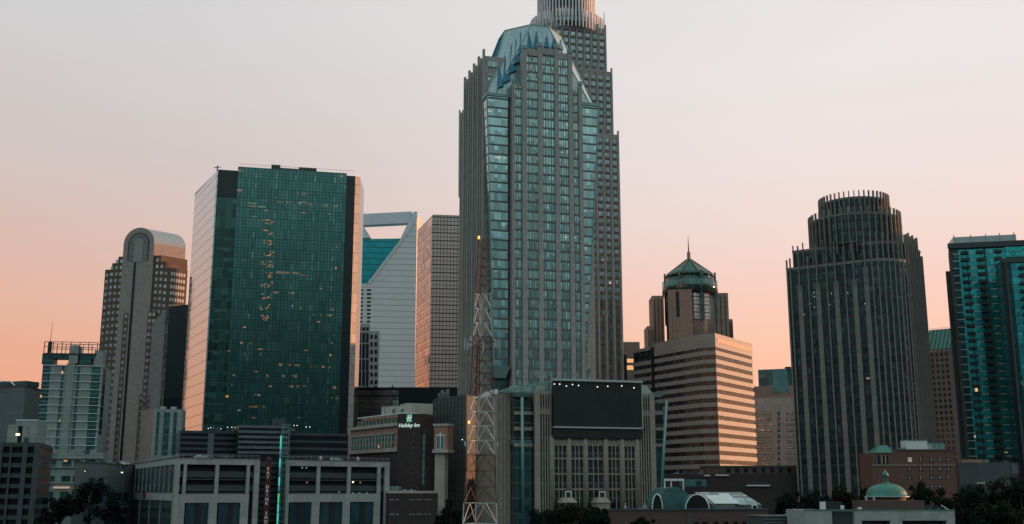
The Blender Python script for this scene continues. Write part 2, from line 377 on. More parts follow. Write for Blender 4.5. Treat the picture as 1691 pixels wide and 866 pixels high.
# wing eaves
for (u0, u1) in ((-.3, s0 - .3), (s1 + .2, R_ + .4)):
    m_ = MB(); m_.prism([Q(u0, 1.7), Q(u1, 1.7), Q(u1, 9), Q(u0, 9)], zt + .02, zt + 1.4); m_.build('wing_eave', M['mint'], T)
# left face: thin piers and dark glass
fL = Face(Q(.9, 44), Q(.9, 9)); n_ = 9
for i in range(n_):
    u = .3 + (fL.L - .6)*i/(n_-1); wdt = 1.25 if i % 2 == 0 else .7
    fL.one('pier', M['hstone'], T, u - wdt/2, u + wdt/2, 0, zleft + (3.0 if i % 2 == 0 else .5), 0, .95)
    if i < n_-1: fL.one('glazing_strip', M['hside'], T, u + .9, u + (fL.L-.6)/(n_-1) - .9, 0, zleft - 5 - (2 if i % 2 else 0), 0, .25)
fB = Face(Q(1.2, 53), Q(1.2, 44.2)); zb2 = zat(760, 187, Q(0, 50).y)
for i in range(3): fB.one('pier', M['hstone'], T, .2 + i*3.6, 1.1 + i*3.6, 0, zb2 - i*.0 + 1, 0, .7)
m_ = MB(); q = fB.p(0, zb2, .6); fB.poly(m_, [(-1.2, zb2 - 40), (.4, zb2 - 40), (.4, zb2), (-2.2, zb2 + 3.4)], .1, .9, px=False); m_.build('corner_fin', M['mint'], T)
# granite return walls above the wings with small windows
for u0, u1, zz in ((1.5, 7, zleft), (s1 + 1.2, 50, zleft - 18)):
    f_ = Face(Q(0, 8.98), Q(52, 8.98))
    for k in range(2): f_.one('return_window', M['hglass'], T, u0 + 1, u1 - 1, zz - 5.5 - 6*k, zz - 2.5 - 6*k, 0, .12)
# crown: an octagonal frustum of pale panels with blue pleats
zc0, zc1 = zt + 1.5, zat(884, 49, Q(22, 14).y)
def octo(x0, x1, y0, y1, c): return [Q(x0+c, y0), Q(x1-c, y0), Q(x1, y0+c), Q(x1, y1-c), Q(x1-c, y1), Q(x0+c, y1), Q(x0, y1-c), Q(x0, y0+c)]
ob, ot = octo(1.0, 50.0, 2.6, 46, 3), octo(12.5, 39.5, 8.5, 37, 9.5)
mb = MB(); mb.prism(ob, zc0, zc1, ot); crown = mb.build('crown', M['crownlight'], T)
bvh = BVHTree.FromPolygons([Vector(v) for v in mb.v], mb.f)
def onto(px, py):
    o = Vector((0, 0, H)); dr = (pt(px, py, 100) - o).normalized(); hitp, n, i_, _ = bvh.ray_cast(o, dr)
    return hitp, n
def fin(bx, by, w_, hgt, lean):
    for k in range(12):
        p, n = onto(bx, by)
        if p is not None and onto(bx - w_/2, by + lean*w_*.3 - 1)[0] is not None and onto(bx + w_/2, by - lean*w_*.3)[0] is not None: break
        by -= 1.5
    if p is None: return
    if n.dot(p - Vector((0, 0, H))) > 0: n = -n
    a, _ = onto(bx - w_/2, by + lean*w_*.3 - 1); b, _ = onto(bx + w_/2, by - lean*w_*.3); t, _ = onto(bx + lean*-3.5, by - hgt)
    if None in (a, b, t): return
    out_ = n*.5; m_ = MB()
    vs = [a + n*1.3, b + n*1.3, t + n*.5, a - n*1.2, b - n*1.2, t - n*1.2]
    m_.add(vs, [(0, 1, 2), (5, 4, 3), (0, 3, 4, 1), (1, 4, 5, 2), (2, 5, 3, 0)]); o_ = m_.build('crown_fin', M['crownblue'], crown)
for bx, by, w_, hgt, ln in [(826, 146, 9, 28, .8), (836, 137, 10, 34, .8), (846, 121, 10, 36, .8), (854, 106, 9, 32, .8), (861, 90, 8, 28, .6), (874.5, 85, 7.5, 24, .5), (886, 83, 7, 24, .3), (902, 81, 6.5, 17, -.1),
        (914, 81, 6, 15, -.2), (925, 84, 6, 14, -.3), (936, 91, 6.5, 18, -.4), (951, 135, 8, 30, -.5), (960, 143, 6.5, 22, -.6), (968, 158, 7, 26, -.7), (976, 160, 6, 16, -.7)]:
    fin(bx, by, w_*1.3, hgt*1.3, ln)
m_ = MB()
for i in range(8):
    a, b = ob[i], ot[i]; m_.beam((a[0], a[1], zc0), (b[0], b[1], zc1), .28)
    a, b = ot[i], ot[(i+1) % 8]; m_.beam((a[0], a[1], zc1), (b[0], b[1], zc1), .28)
m_.build('crown_ridge', M['mint'], crown)
for i in range(7):      # standing ribs on the left slope
    m_ = MB(); t_ = (i+.5)/7; a = Vector(ob[6]).lerp(Vector(ob[7]), t_); b = Vector(ot[6]).lerp(Vector(ot[7]), t_); m_.beam((a.x, a.y, zc0), (b.x, b.y, zc1), .3); m_.build('crown_rib', M['crownblue'], crown)

# ================================================================== the ringed tower behind it
M['bstone'] = stone('rose_granite', (.36, .33, .31), 1.8, 1.5, .25)
M['bglass'] = curtain('ring_tower_glass', (.30, .36, .36), .7, .1, 1.3, 4.1, .12, 0, (.05, .05, .05), band=.42, bandcol=(.10, .085, .08), tilt=.03, var=.5, lit=.006, litcol=(1, .75, .5), lits=.5)
M['silver'] = plain('silver_rods', (.74, .69, .70), .45, .15, .1)
cB = corner(935, 30, 580); QB = lambda s, k: cB + d*s + e*k
T = thing('ringed_tower', 'grey stepped tower ending in rings of silver rods behind the blue-green crown', 'skyscraper', cB)
lv = [(21.4, 217), (19.2, 113), (16.9, 42)]
mb = MB(); fs = []; zp = 0
for hw, yt in lv:
    z1 = zat(1000, yt, (cB - e*hw).y); mb.prism([QB(-hw, -hw), QB(hw, -hw), QB(hw, hw), QB(-hw, hw)], zp, z1); fs.append((hw, zp, z1)); zp = z1 - .0
mb.build('granite_body', M['bstone'], T)
zTop = fs[-1][2]
fr = Face(QB(-24.2, -24.2), QB(24.2, -24.2))
for hw, z0_, z1_ in fs:
    f_ = Face(QB(-hw, -hw), QB(hw, -hw)); n_ = int(2*hw/4.05)
    lo = 0 if hw > 21 else (0)
    for i in range(n_):
        u = 2*hw*(i+.5)/n_
        if hw == 21.4 or z0_ > 0: f_.one('glazing_strip', M['bglass'], T, u - 1.15, u + 1.15, z0_, z1_ - 3, 0, .2)
    for i in range(n_+1):
        u = 2*hw*i/n_; f_.one('pier', M['bstone'], T, u - .42, u + .42, z0_, z1_ + 2, 0, .8)
r2 = 20.2; zr2 = zat(935, 20, cB.y - r2); zr1 = zat(935, -75, cB.y)
m_ = MB(); m_.lathe(cB, [(r2 - 1.2, zTop), (r2 - 1.2, zr2 - 1.5)], 48); m_.build('ring_glass', M['bglass'], T)
m_ = MB(); m_.lathe(cB, [(15.5, zr2 - 1.5), (15.5, zr1)], 48); m_.build('ring_glass', M['bglass'], T)
for r_, za, zb_, n_ in ((r2, zTop - 2, zr2 + 2.2, 60), (16.0, zr2 - 1.4, zr1 + 2, 54)):
    rod = MB().box(-.33, .33, -.5, .5, 0, zb_ - za).mesh('crown_rod', M['silver'])
    for i in range(n_):
        t_ = pi + pi*(i + .5)/n_ if r_ else 0
        o_ = bpy.data.objects.new('crown_rod', rod); COL.objects.link(o_); o_.parent = T
        t_ = 2*pi*i/n_; o_.location = Vector((cB.x + r_*cos(t_), cB.y + r_*sin(t_), za)) - wloc(T); o_.rotation_euler = (0, 0, t_ + pi/2)
for q_, hh in (((16.6, -16.6), 10), ((14.6, -16.6), 6.5), ((16.6, -14.6), 7), ((-16.6, -16.6), 10), ((-14.6, -16.6), 6.5)):
    m_ = MB(); p_ = QB(*q_); m_.beam((p_.x, p_.y, zTop - 6), (p_.x, p_.y, zTop + hh), .6, 4, .25); m_.build('corner_spike', M['silver'], T)

# ================================================================== podium of the flared tower with the big dark screen
M['pstone'] = stone('buff_stone', (.33, .275, .225), 1.5, 1.2, .22)
M['pglass'] = curtain('dark_podium_glass', (.035, .055, .06), .35, .1, 1.3, 5.2, .07, .0, (.12, .14, .135), band=.06, bandcol=(.13, .135, .12), tilt=.02, var=.6)
M['screen'] = curtain('dark_screen', (.013, .013, .015), 0, .45, 1.92, 1.92, .035, .035, (.004, .004, .004), tilt=.02, var=.39)
M['pteal'] = curtain('dull_teal_glass', (.05, .12, .12), .4, .15, 2.2, 5.2, .05, .05, (.10, .17, .16), tilt=.02, var=.4)
dP, eP = unit(.965, .262), unit(-.262, .965)
PL = corner(884, 740, 388); QP = lambda s, k: PL + dP*s + eP*k
fP = Face(PL, PL + dP*60)
T = thing('podium_hall', 'buff stone hall at the foot of the flared tower with a big dark screen', 'building', QP(20, 15))
sr = fP.s_(1079, 740); zt = fP.z_(900, 647)
mb = MB(); mb.prism([QP(0, 0), QP(sr, 0), QP(sr, 34), QP(0, 34)], 0, zt)
mb.prism([QP(-13, 6), QP(-.0, 6), QP(-.0, 34), QP(-13, 34)], 0, zt - .6)
mb.build('stone_body', M['pstone'], T)
# screen and its frame
a, b, z0, z1 = fP.r(911, 632, 1056, 706)
fP.one('screen', M['screen'], T, a, b, z0, z1, .1, 2.2)
fP.one('screen_frame', M['steel'], T, a - .2, b + .2, z1, z1 + .8, 0, 3.0)
fP.one('screen_frame', M['steel'], T, a, b, z0 - .55, z0, .1, 2.5)
fP.one('screen_frame', M['steel'], T, b, b + .35, z0, z1, .1, 2.3)
fP.one('screen_apron', M['screen'], T, a, b, fP.z_(980, 724), z0 - .56, .1, 1.6)
for px in (912, 921, 932, 942, 952, 983, 1000, 1023, 1043):
    u = fP.s_(px, 637); m_ = MB(); z_ = z1 - 1.0 - (px*7 % 3)*.3; fP.box(m_, u - .16, u + .16, z_ - .35, z_, 2.25, 2.45); m_.build('spot_lamp', M['warm'] if px % 2 else M['coldlamp'], T)
# arcade: rounded pilasters, glazed bays between
pil = [911, 939, 966.5, 1000, 1027, 1052]; pw_ = .85
zpt = fP.z_(980, 722); zp0 = 8
cs = [fP.s_(x, 780) for x in pil]
for c_ in cs:
    m_ = MB(); q_ = fP.p(c_, 0, .3); m_.lathe((q_.x, q_.y), [(1.05, 6), (1.0, zpt - 1.2), (.7, zpt - .2), (.2, zpt + .2)], 14); m_.build('pilaster', M['pstone'], T)
for i in range(5):
    a, b = cs[i] + 1.0, cs[i+1] - 1.0
    fP.one('bay_window', M['pglass'], T, a, b, 10, zpt - 3.2, .05, .2)
    m_ = MB()
    for k in range(5):
        u = a + (b-a)*(k+.5)/5; fP.box(m_, u - .33, u + .33, zpt - 3.2, zpt - 1.0 - .35*(k % 2), .1, .5)
    m_.build('fluted_head', M['pstone'], T)
    for k in (1, 2): u = a + (b-a)*k/3; fP.one('bay_mullion', M['pstone'], T, u - .16, u + .16, 10, zpt - 3.2, .2, .45)
    for k in range(3): z_ = zpt - 3.2 - 5.3*(k+1) + .6; fP.one('bay_transom', M['pstone'], T, a, b, z_, z_ + .5, .2, .4)
for x0, x1 in ((891, 908), (1058, 1074)):
    a, b = fP.s_(x0, 740), fP.s_(x1, 740)
    fP.one('bay_window', M['pglass'], T, a, b, 10, fP.z_(900, 652), .05, .2)
    for k in range(5): u = a + (b-a)*k/4; fP.one('bay_mullion', M['pstone'], T, u - .2, u + .2, 10, fP.z_(900, 650), .2, .6)
    fP.one('bay_spandrel', M['pstone'], T, a, b, fP.z_(900, 684), fP.z_(900, 676), .2, .5)
for px in (886.5, 1077):
    u = fP.s_(px, 740); fP.one('corner_pier', M['pstone'], T, u - 1.0, u + 1.0, 0, zt + .4, .05, 1.0)
# glazed outer corners with slanted mint masts
for lx, rx, ox, cx_ in ((851, 881, 861, 866), (1081, 1099, 1101, 1090)):
    a, b = fP.s_(lx, 740), fP.s_(rx, 740); m_ = MB(); m_.prism([QP(a, 1.5), QP(b, 1.5), QP(b, 12), QP(a, 12)], 0, fP.z_(866, 660)); m_.build('corner_glass', M['pglass'], T)
    for yy in (682, 708, 735): z_ = fP.z_(cx_, yy); f2 = Face(QP(a, 1.48), QP(b, 1.48)); f2.one('corner_band', M['pstone'], T, -.1, f2.L + .1, z_ - .6, z_ + .6, 0, .35)
    f2 = Face(QP(a, 1.46), QP(b, 1.46)); f2.one('lower_glass', M['pteal'], T, .1, f2.L - .1, 6, fP.z_(cx_, 737), 0, .2)
    for y0_, y1_ in ((655, 648), (737, 727)):
        za, zb_ = fP.z_(cx_, y0_), fP.z_(cx_, y1_); c0 = QP((a+b)/2, 4.5); m_ = MB()
        rr = (b-a)*.62; m_.prism(ringpoly(c0, rr, 4, radians(60)), za, zb_, ringpoly(c0 + (dP*1.8 if lx > 1000 else -dP*.6), rr*1.28, 4, radians(60))); m_.build('flared_cornice', M['mint'], T)
    m_ = MB(); p0, p1 = fP.p(fP.s_(864 if lx < 1000 else 1091, 845), 2, 0), None
    top_u = fP.s_(861 if lx < 1000 else 1099, 655)
    m_.beam(fP.p(fP.s_(863 if lx < 1000 else 1089, 845), fP.z_(866, 845), .6), fP.p(top_u, fP.z_(866, 657), .9), .55, 8); m_.build('slanted_mast', M['mint'], T)
# fluted left wall
fW = Face(QP(-13, 34), QP(-13, 6.2))
for i in range(15): fW.one('flute', M['pstone'], T, i*fW.L/15, i*fW.L/15 + .8, 0, zt - .8, 0, .55)
for i in range(8): u = i*fW.L/8 + .6; fW.one('parapet_block', M['white'], T, u, u + 1.3, zt - .58, zt + 1.2, -1.4, .1)
f2 = Face(QP(-13, 5.98), QP(0, 5.98))
for i in range(6): f2.one('flute', M['pstone'], T, i*1.5 + .1, i*1.5 + .8, 0, zt - .8, 0, .45)
# rooftop: sloping mint truss
zr = fP.z_(880, 629); a0, a1 = QP(-11, 3), QP(fP.s_(911, 640), 3)
m_ = MB(); tr = [(a0.x, a0.y, zt + .5), (a1.x, a1.y, zr)]
for k in (0, 6):
    off = Vector((eP.x*k, eP.y*k, 0)); m_.beam(Vector(tr[0]) + off, Vector(tr[1]) + off, .45); m_.beam(Vector((a0.x, a0.y, zt + .3)) + off, Vector((a1.x, a1.y, zt + .6)) + off, .3)
    for i in range(5):
        t0, t1 = i/5, (i+1)/5; A_ = Vector(tr[0]).lerp(Vector(tr[1]), t1) + off; B_ = Vector((a0.x, a0.y, zt + .3)).lerp(Vector((a1.x, a1.y, zt + .6)), t0) + off; m_.beam(A_, B_, .2)
m_.build('roof_truss', M['mint'], T)
for px, s_ in ((866, 2.2), (880, 3.0), (898, 2.6)):
    u = fP.s_(px, 640); m_ = MB(); m_.prism([QP(u-s_, 7), QP(u+s_, 7), QP(u+s_, 13), QP(u-s_, 13)], zt, zt + 2.6); m_.build('roof_unit', M['steel'], T)
m_ = MB(); u = fP.s_(1066, 640); m_.prism([QP(u-3, 3), QP(u+4.5, 3), QP(u+4.5, 10), QP(u-3, 10)], zt, zt + 3.6, [QP(u-3, 3), QP(u+1.5, 3), QP(u+1.5, 10), QP(u-3, 10)]); m_.build('roof_skylight', M['steel'], T)
# big gable windows low on the front
for px in (929, 984):
    u = fP.s_(px, 815); m_ = MB(); zz = fP.z_(px, 830); m_.prism([QP(u-2.4, -8), QP(u+2.4, -8), QP(u+2.4, -2), QP(u-2.4, -2)], 0, zz); m_.prism([QP(u-2.8, -8.4), QP(u+2.8, -8.4), QP(u+2.8, -1.6), QP(u-2.8, -1.6)], zz, zz + 1.8, [QP(u-1.5, -6.4), QP(u+1.5, -6.4), QP(u+1.5, -3.6), QP(u-1.5, -3.6)])
    m_.build('entry_pavilion', M['pstone'], T)
    f2 = Face(QP(u-1.2, -6.5), QP(u+1.2, -6.5)); f2.one('cupola', M['dark_steel'], T, .0, 2.4, zz + 1.8, zz + 3.9, -2.4, 0)
    for ww in ((0, .35), (2.05, 2.4)): f2.one('cupola_frame', M['white'], T, ww[0], ww[1], zz + 1.8, zz + 3.9, 0, .1)
    f2.one('cupola_frame', M['white'], T, .35, 2.05, zz + 3.5, zz + 3.9, 0, .1)
# dark wing to the left of the podium
M['dkwall'] = stone('dark_fluted_wall', (.10, .10, .095), .9, 3.6, .4)
T = thing('dark_office_block', 'dark fluted office block between the hotel and the podium hall', 'building', corner(735, 800, 440))
a, b = corner(714, 800, 446), corner(767, 800, 425)
mb = MB(); mb.prism([a, b, b + Vector((14, 40)), a + Vector((0, 40))], 0, zat(735, 657, 440)); mb.build('wall', M['dkwall'], T)
f_ = Face(a, b)
for i in range(9): f_.one('fin', M['dkwall'], T, i*f_.L/9, i*f_.L/9 + .5, 0, zat(735, 660, 440), .02, .6)
for i in range(4): u = 1.5 + i*2.2; m_ = MB(); p_ = f_.p(u, 0, -2); zz = zat(735, 657, 440); m_.lathe((p_.x, p_.y), [(.7, zz), (.7, zz + 2 + i % 2), (.9, zz + 2.2 + i % 2)], 12); m_.build('roof_vent', M['steel'], T)

# ================================================================== big green glass tower
M['gfront'] = curtain('green_curtain_wall', (.095, .225, .20), .88, .07, 1.5, 4.55, .14, .05, (.012, .028, .028), sub=3, glint=(.2, (1, .47, .22), .2), tilt=.010, var=.39, pale=.4)
M['gnotch'] = curtain('dark_recessed_glass', (.05, .13, .11), .5, .1, 2.6, 4.55, .04, .07, (.05, .14, .12), lit=.01, lits=.7, tilt=.02, var=.8)
M['gside'] = curtain('pale_side_glass', (.54, .62, .66), .95, .05, 1.5, 4.55, .03, .10, (.30, .27, .26), tilt=.004, var=.08)
M['gdark'] = plain('black_glass', (.012, .016, .02), .12, 0, .1)
M['gbevel'] = lines('bevel_metal', (.55, .47, .42), (.25, .2, .18), 4.55, .06, .45, .1)
a = corner(357, 300, 465); dF, dL = unit(.976, .22), unit(-.457, .889)
LF = hit(a, dF, 586, 300); LL = hit(a, dL, 322, 320)
b = a + dF*LF; c_ = a + dL*LL
u0 = hit(a, dF, 393, 300)
aR = a + dF*u0                                       # where the main front starts
bev = b + unit(.70, .72)*hit(b, unit(.70, .72), 594.5, 300)
back = bev + unit(-.05, 1)*22
zt = zat(460, 282, a.y + 8)
T = thing('green_glass_tower', 'big green glass office tower with lit floors and a pale mirror side wall', 'skyscraper', a + dF*25 + dL*12)
nin = unit(-.22, .976)
mb = MB(); mb.prism([aR, b, bev, back, c_ + dF*20, c_ + nin*0, aR + nin*3.0 - dF*u0 + dF*.5, aR + nin*3.0], 0, zt - 1); mb.build('core', M['gdark'], T)
fG = Face(aR, b); split = fG.s_(569, 400)
fG.one('curtain_wall', M['gfront'], T, 0, split, 0, zt, .02, .3)
fG.one('dark_glass_strip', M['gdark'], T, split + .02, fG.L, 0, zt - 3, .02, .25)
fB_ = Face(b, bev); fB_.one('bevel_wall', M['gbevel'], T, 0, fB_.L, 0, zt - 1.2, .02, .3)
fS = Face(c_, a); fS.one('mirror_wall', M['gside'], T, 0, fS.L, 0, zat(357, 282, a.y), -.6, .0)
fN = Face(a + nin*3, aR + nin*3); fN.one('recessed_glass', M['gnotch'], T, .4, fN.L - .02, 0, zat(375, 322, a.y), .02, .15)
fN.one('dark_attic', M['gdark'], T, .4, fN.L - .02, zat(375, 321.6, a.y), zat(375, 287, a.y), .02, .15)
fR = Face(aR + nin*2.98, aR - nin*.2); fR.one('return_wall', M['gfront'], T, .0, fR.L, 0, zt, 0, .25)
zf = zat(460, 330, a.y)
# parapet rail, roof units
for i in range(34):
    u = fG.L*(i + .5)/34; m_ = MB(); p_ = fG.p(u, 0, -.3); m_.beam((p_.x, p_.y, zt), (p_.x, p_.y, zt + 1.5), .05); m_.build('rail_post', M['steel'], T)
m_ = MB(); m_.beam(fG.p(0, zt + 1.5, -.3), fG.p(fG.L, zt + 1.5, -.3), .07); m_.build('rail', M['steel'], T)
for px, w_, h_ in ((455, 4, 2.6), (508, 8, 2.2), (475, 10, 1.3)):
    u = fG.s_(px, 290); m_ = MB(); fG.box(m_, u - w_/2, u + w_/2, zt, zt + h_, -6, -2); m_.build('roof_unit', M['dark_steel'], T)
m_ = MB(); p_ = fS.p(fS.L - .6, 0, -.3); zz = zat(357, 281, a.y); m_.beam((p_.x, p_.y, zz), (p_.x, p_.y, zz + 2.2), .3); m_.beam((p_.x - 1.5, p_.y, zz + 1.2), (p_.x + 1.5, p_.y, zz + 1.6), .2); m_.build('roof_crane', M['redpaint'], T)
# lit stair hall: every landing shows a lit flight through the glass
M['stairglow'] = lamp('stair_lights', (1, .42, .15), .42); M['glowdim'] = lamp('dim_office_lights', (1, .42, .16), .22); M['coolglow'] = lamp('cool_office_lights', (.45, .8, .7), .22)
for i in range(10):
    cxp, cyp = 444 - i*.9, 366 + i*17.6
    u = fG.s_(cxp, cyp); z_ = fG.z_(cxp, cyp); m_ = MB(); k = 1 - .05*i
    rs = random.Random(100 + i)
    for q in range(7):
        uu = u + rs.uniform(-2.6, 2.2); zz_ = z_ + rs.choice((-1.2, -1.0, -.2, .5, .8)); ww = rs.uniform(.25, 1.1); fG.box(m_, uu, uu + ww, zz_ - rs.uniform(.06, .16), zz_ + rs.uniform(.08, .2), .3 + q*.004, .35 + q*.005)
    fG.poly(m_, [(u + .6, z_ - .9), (u + .6, z_ - .65), (u + 1.9, z_ + .05), (u + 2.0, z_ - .25)], .3, .34, px=False)
    if i != 3 and i != 9 or True: m_.build('lit_stair', M['stairglow'], T)
rnd = random.Random(5)
spots = [(438, 348, 6, 3), (440, 331, 3, 1.2), (468, 351, 2, 1), (500, 352, 6, 2), (542, 354, 3, 3), (555, 408, 3, 4), (417, 318+23, 8, 2), (556, 443, 4, 5), (500, 455, 8, 1.5), (548, 512, 4, 5), (497, 509, 4, 3), (410, 521, 3, 3),
         (405, 541, 4, 3), (427, 577, 11, 2), (502, 579, 10, 1.6), (378, 580, 4, 2), (425, 614, 10, 1), (528, 532, 8, 3), (545, 587, 4, 4), (548, 567, 4, 2), (424, 652, 11, 1), (376, 655, 7, 4), (492, 690, 11, 1), (420, 690, 12, 1), (530, 477, 5, 2)]
for px, py, w_, h_ in spots:
    u, z_ = fG.s_(px, py), fG.z_(px, py); m_ = MB(); s_ = .125
    for k in range(3):
        uu = u + rnd.uniform(-w_, w_)*s_; ww = rnd.uniform(.25, .6)*w_*s_; fG.box(m_, uu - ww, uu + ww, z_ - h_*s_*rnd.uniform(.3, 1), z_ + h_*s_*rnd.uniform(.2, 1), .31 + k*.005, .36 + k*.006)
    m_.build('lit_office', M['stairglow'] if rnd.random() < .35 else M['glowdim'], T)
for px, py, w_, h_ in ((432, 333 + 9, 14, 1.8), (420, 358, 9, 1), (428, 653, 3, 3), (395, 678, 5, 2), (500, 334, 12, 1.2), (483, 506, 2, 5), (416, 336, 16, 1.5)):
    u, z_ = fG.s_(px, py), fG.z_(px, py); fG.one('blind_row', M['coolglow'], T, u - w_*.125, u + w_*.125, z_ - h_*.12, z_ + h_*.12, .305, .35)
for px, py in ((415, 708), (393, 703)): pass

# ================================================================== arched tower on the left
M['abrown'] = stone('brown_panels', (.13, .085, .062), 2.7, 3.7, .15)
M['apink'] = stone('pink_granite', (.33, .27, .24), 1.3, 1.3, .18, rough=.45)
M['awin'] = curtain('arched_tower_panes', (.60, .55, .53), .75, .12, 1.45, 3.7, 0, 0, tilt=.03, var=.35)
M['awin2'] = curtain('sunlit_panes', (.78, .72, .64), .0, .35, 1.45, 3.7, 0, 0, tilt=.02, var=.3)  # paler matte copy of the panes, low sunlight put into its tone
M['avault'] = plain('vault_metal', (.42, .43, .43), .35, .75, .08)
dA, dR = unit(.99, -.15), unit(.688, .726)
nA = Vector((.15, .99)).normalized()
aC = corner(281, 440, 600)                           # near right front corner at full width
aL = aC - dA*hit(aC, -dA, 173.5, 450)
WA = (aC - aL).length; fA = Face(aL, aC)
def YA(px, py): return fA.z_(px, py)
T = thing('arched_tower', 'brown granite tower with a barrel vault roof and pale square windows', 'skyscraper', aL + dA*WA/2 + nA*12)
dep = hit(aC, dR, 309, 440); vC = None
cL, cR = fA.s_(203, 440), fA.s_(255, 420)            # stone shaft
steps = [(0, 447), (fA.s_(185, 440), 436), (fA.s_(194.5, 440), 425)]
rsteps = [(WA, 441), (fA.s_(272, 430), 431), (fA.s_(265.5, 430), 421)]
mb = MB(); wins = []
for k in range(3):
    l, r = steps[k][0], rsteps[k][0]; zz = YA(230, (steps[k][1] + rsteps[k][1])/2 - 0); z0_ = 0 if k == 0 else zprev
    rp = fA.a + fA.d*r; dk = hit(rp, dR, 310.5 - k*.8, 440)
    o_ = [fA.a + fA.d*l, rp, rp + dR*dk, fA.a + fA.d*l + dR*dk]
    mb.prism(o_, z0_, zz); zprev = zz
mb.build('granite_body', M['abrown'], T)
# windows: square panes in a brown grid on both flanks
pz = 3.68; pxs = 2.72
zlow = YA(230, 770); ztopw = YA(185, 447)
colsL = [fA.s_(175.2 + 7.4*i, 450) for i in range(4)]; colsR = [fA.s_(257 + 7.6*i, 450) for i in range(3)]
topz = {0: YA(180, 450), 1: YA(188, 438), 2: YA(196, 427), 3: YA(200, 427)}
for ci, u in enumerate(colsL + colsR):
    zt_ = [topz[0], topz[0] + 3.6 if ci == 1 else 0, topz[2], topz[2], topz[2], topz[1], topz[0]][ci] if ci != 1 else topz[1]
    z_ = zt_ - 2.6
    while z_ > 20: wins.append((fA, u, u + 1.5, z_, z_ + 1.75, -.02, .12, M['awin'])); z_ -= pz
# lower shoulders: extra window columns in front of the shaft
zsh = YA(195, 517)
for cx_ in (206.5, 213.5, 247, 251):
    pass
fRt = Face(aC, aC + dR*dep)
for j in range(15):
    for i in range(6):
        u = .9 + i*(fRt.L - 1.2)/6; z_ = topz[0] - 2.6 - j*pz
        wins.append((fRt, u, u + (fRt.L-1.2)/6*.62, z_, z_ + 1.9, -.02, .1, M['awin2']))
wins.sort(key=lambda it: -it[3]); windows('window', wins, T, 95)
# pink shaft, stepped out below, with a dark slot
fA.one('stone_shaft', M['apink'], T, cL, cR, 0, YA(230, 405), .02, .9)
for l, r, yt in ((198, 203.5, 517), (255, 262, 517)): pass
for l, r, yt in ((203, 210.5, 517), (243, 256, 515), (203.5, 207, 652), (238, 244, 652)):
    m_ = MB(); fA.box(m_, fA.s_(l, 560), fA.s_(r, 560), 0, YA(230, yt), .9, 1.05); m_.build('brown_shoulder', M['abrown'], T)
    for q in range(int((YA(230, yt) - 20)/pz)):
        if r - l > 5:
            for w0 in ([l + 2.0] if r - l < 9 else [l + 1.5, l + 8]): u = fA.s_(w0, 560); fA.one('shoulder_window', M['awin'], T, u, u + 1.5, YA(230, yt) - 2.8 - q*pz, YA(230, yt) - 1.05 - q*pz, 1.05, 1.12)
m_ = MB(); fA.box(m_, fA.s_(219.5, 480), fA.s_(223, 480), 0, YA(225, 432), .91, 1.2); m_.build('dark_slot', M['gdark'], T)
# the arch head and barrel vault
sc_ = (cL + cR)/2; rad = (cR - cL)/2; zs = YA(232, 403); 
def archpts(r_, zbase, n=22, low=None): return [(sc_ + r_, low)] + [(sc_ + r_*cos(pi*i/n), zbase + r_*sin(pi*i/n)) for i in range(n+1)] + [(sc_ - r_, low)]
m_ = MB(); fA.poly(m_, archpts(rad, zs, 22, YA(230, 440)), .05, 1.0, px=False); m_.build('arch_head', M['apink'], T)
m_ = MB(); fA.poly(m_, archpts(rad*.70, zs, 22, YA(230, 432)), 1.0, 1.08, px=False); m_.build('arch_reveal', M['abrown'], T)
m_ = MB(); fA.poly(m_, archpts(rad*.60, zs, 22, YA(230, 432)), 1.08, 1.16, px=False); m_.build('arch_window', curtain('arch_glass', (.22, .22, .22), .6, .12, 1.6, 3.7, .1, .08, (.10, .09, .085)), T)
m_ = MB(); fA.poly(m_, archpts(rad*.30, zs, 14, YA(230, 434)), 1.16, 1.3, px=False); m_.build('arch_keystone', M['apink'], T)
vs = []; n_ = 20; depV = hit(Vector(fA.p(cR, 0, 0).xy), dR, 306.5, 412)
for k in (0, 1):
    for i in range(n_+1):
        t_ = pi*i/n_; p_ = fA.p(sc_ + rad*cos(t_), zs + rad*sin(t_), 0); q_ = Vector((p_.x, p_.y)) + dR*(depV if k else 0); vs.append((q_.x, q_.y, p_.z))
m_ = MB(); m_.add(vs, [(i, i+1, n_+2+i, n_+1+i) for i in range(n_)], True); m_.add(vs, [tuple(range(n_+1))[::-1], tuple(range(n_+1, 2*n_+2))]); m_.build('barrel_vault', M['avault'], T)
o_ = [fA.a + fA.d*cL, fA.a + fA.d*cR, fA.a + fA.d*cR + dR*depV, fA.a + fA.d*cL + dR*depV]
m_ = MB(); m_.prism(o_, zprev, zs); m_.build('attic_block', M['apink'], T)

# dark slab tower beside it with one pale edge
T = thing('dark_slab_tower', 'narrow black slab tower with a peach sliver of wall beside the arched tower', 'skyscraper', corner(285, 640, 540))
a, b = corner(275, 590, 540), corner(304, 590, 535)
m_ = MB(); za = zat(275, 506, 540); m_.prism([a, b, b + Vector((5, 18)), a + Vector((1, 18))], 0, za); m_.build('black_wall', M['gdark'], T)
wl_ = corner(249, 590, 592); m_ = MB(); m_.prism([wl_, a - Vector((.03, 0)), a + Vector((-.03, 17.9)), Vector((a.x - .03, 592))], 0, zat(262, 517, 560)); m_.build('black_wall', M['gdark'], T)
f_ = Face(wl_, a); f_.one('pale_wall', M['gside'], T, 0, f_.L - .05, 0, zat(262, 517, 560), .02, .3)
m_ = MB(); m_.prism([b + Vector((.02, 1)), b + Vector((9, 10)), b + Vector((9, 16)), b + Vector((.02, 16))], 0, zat(303, 497, 540)); m_.build('black_wall', M['gdark'], T)

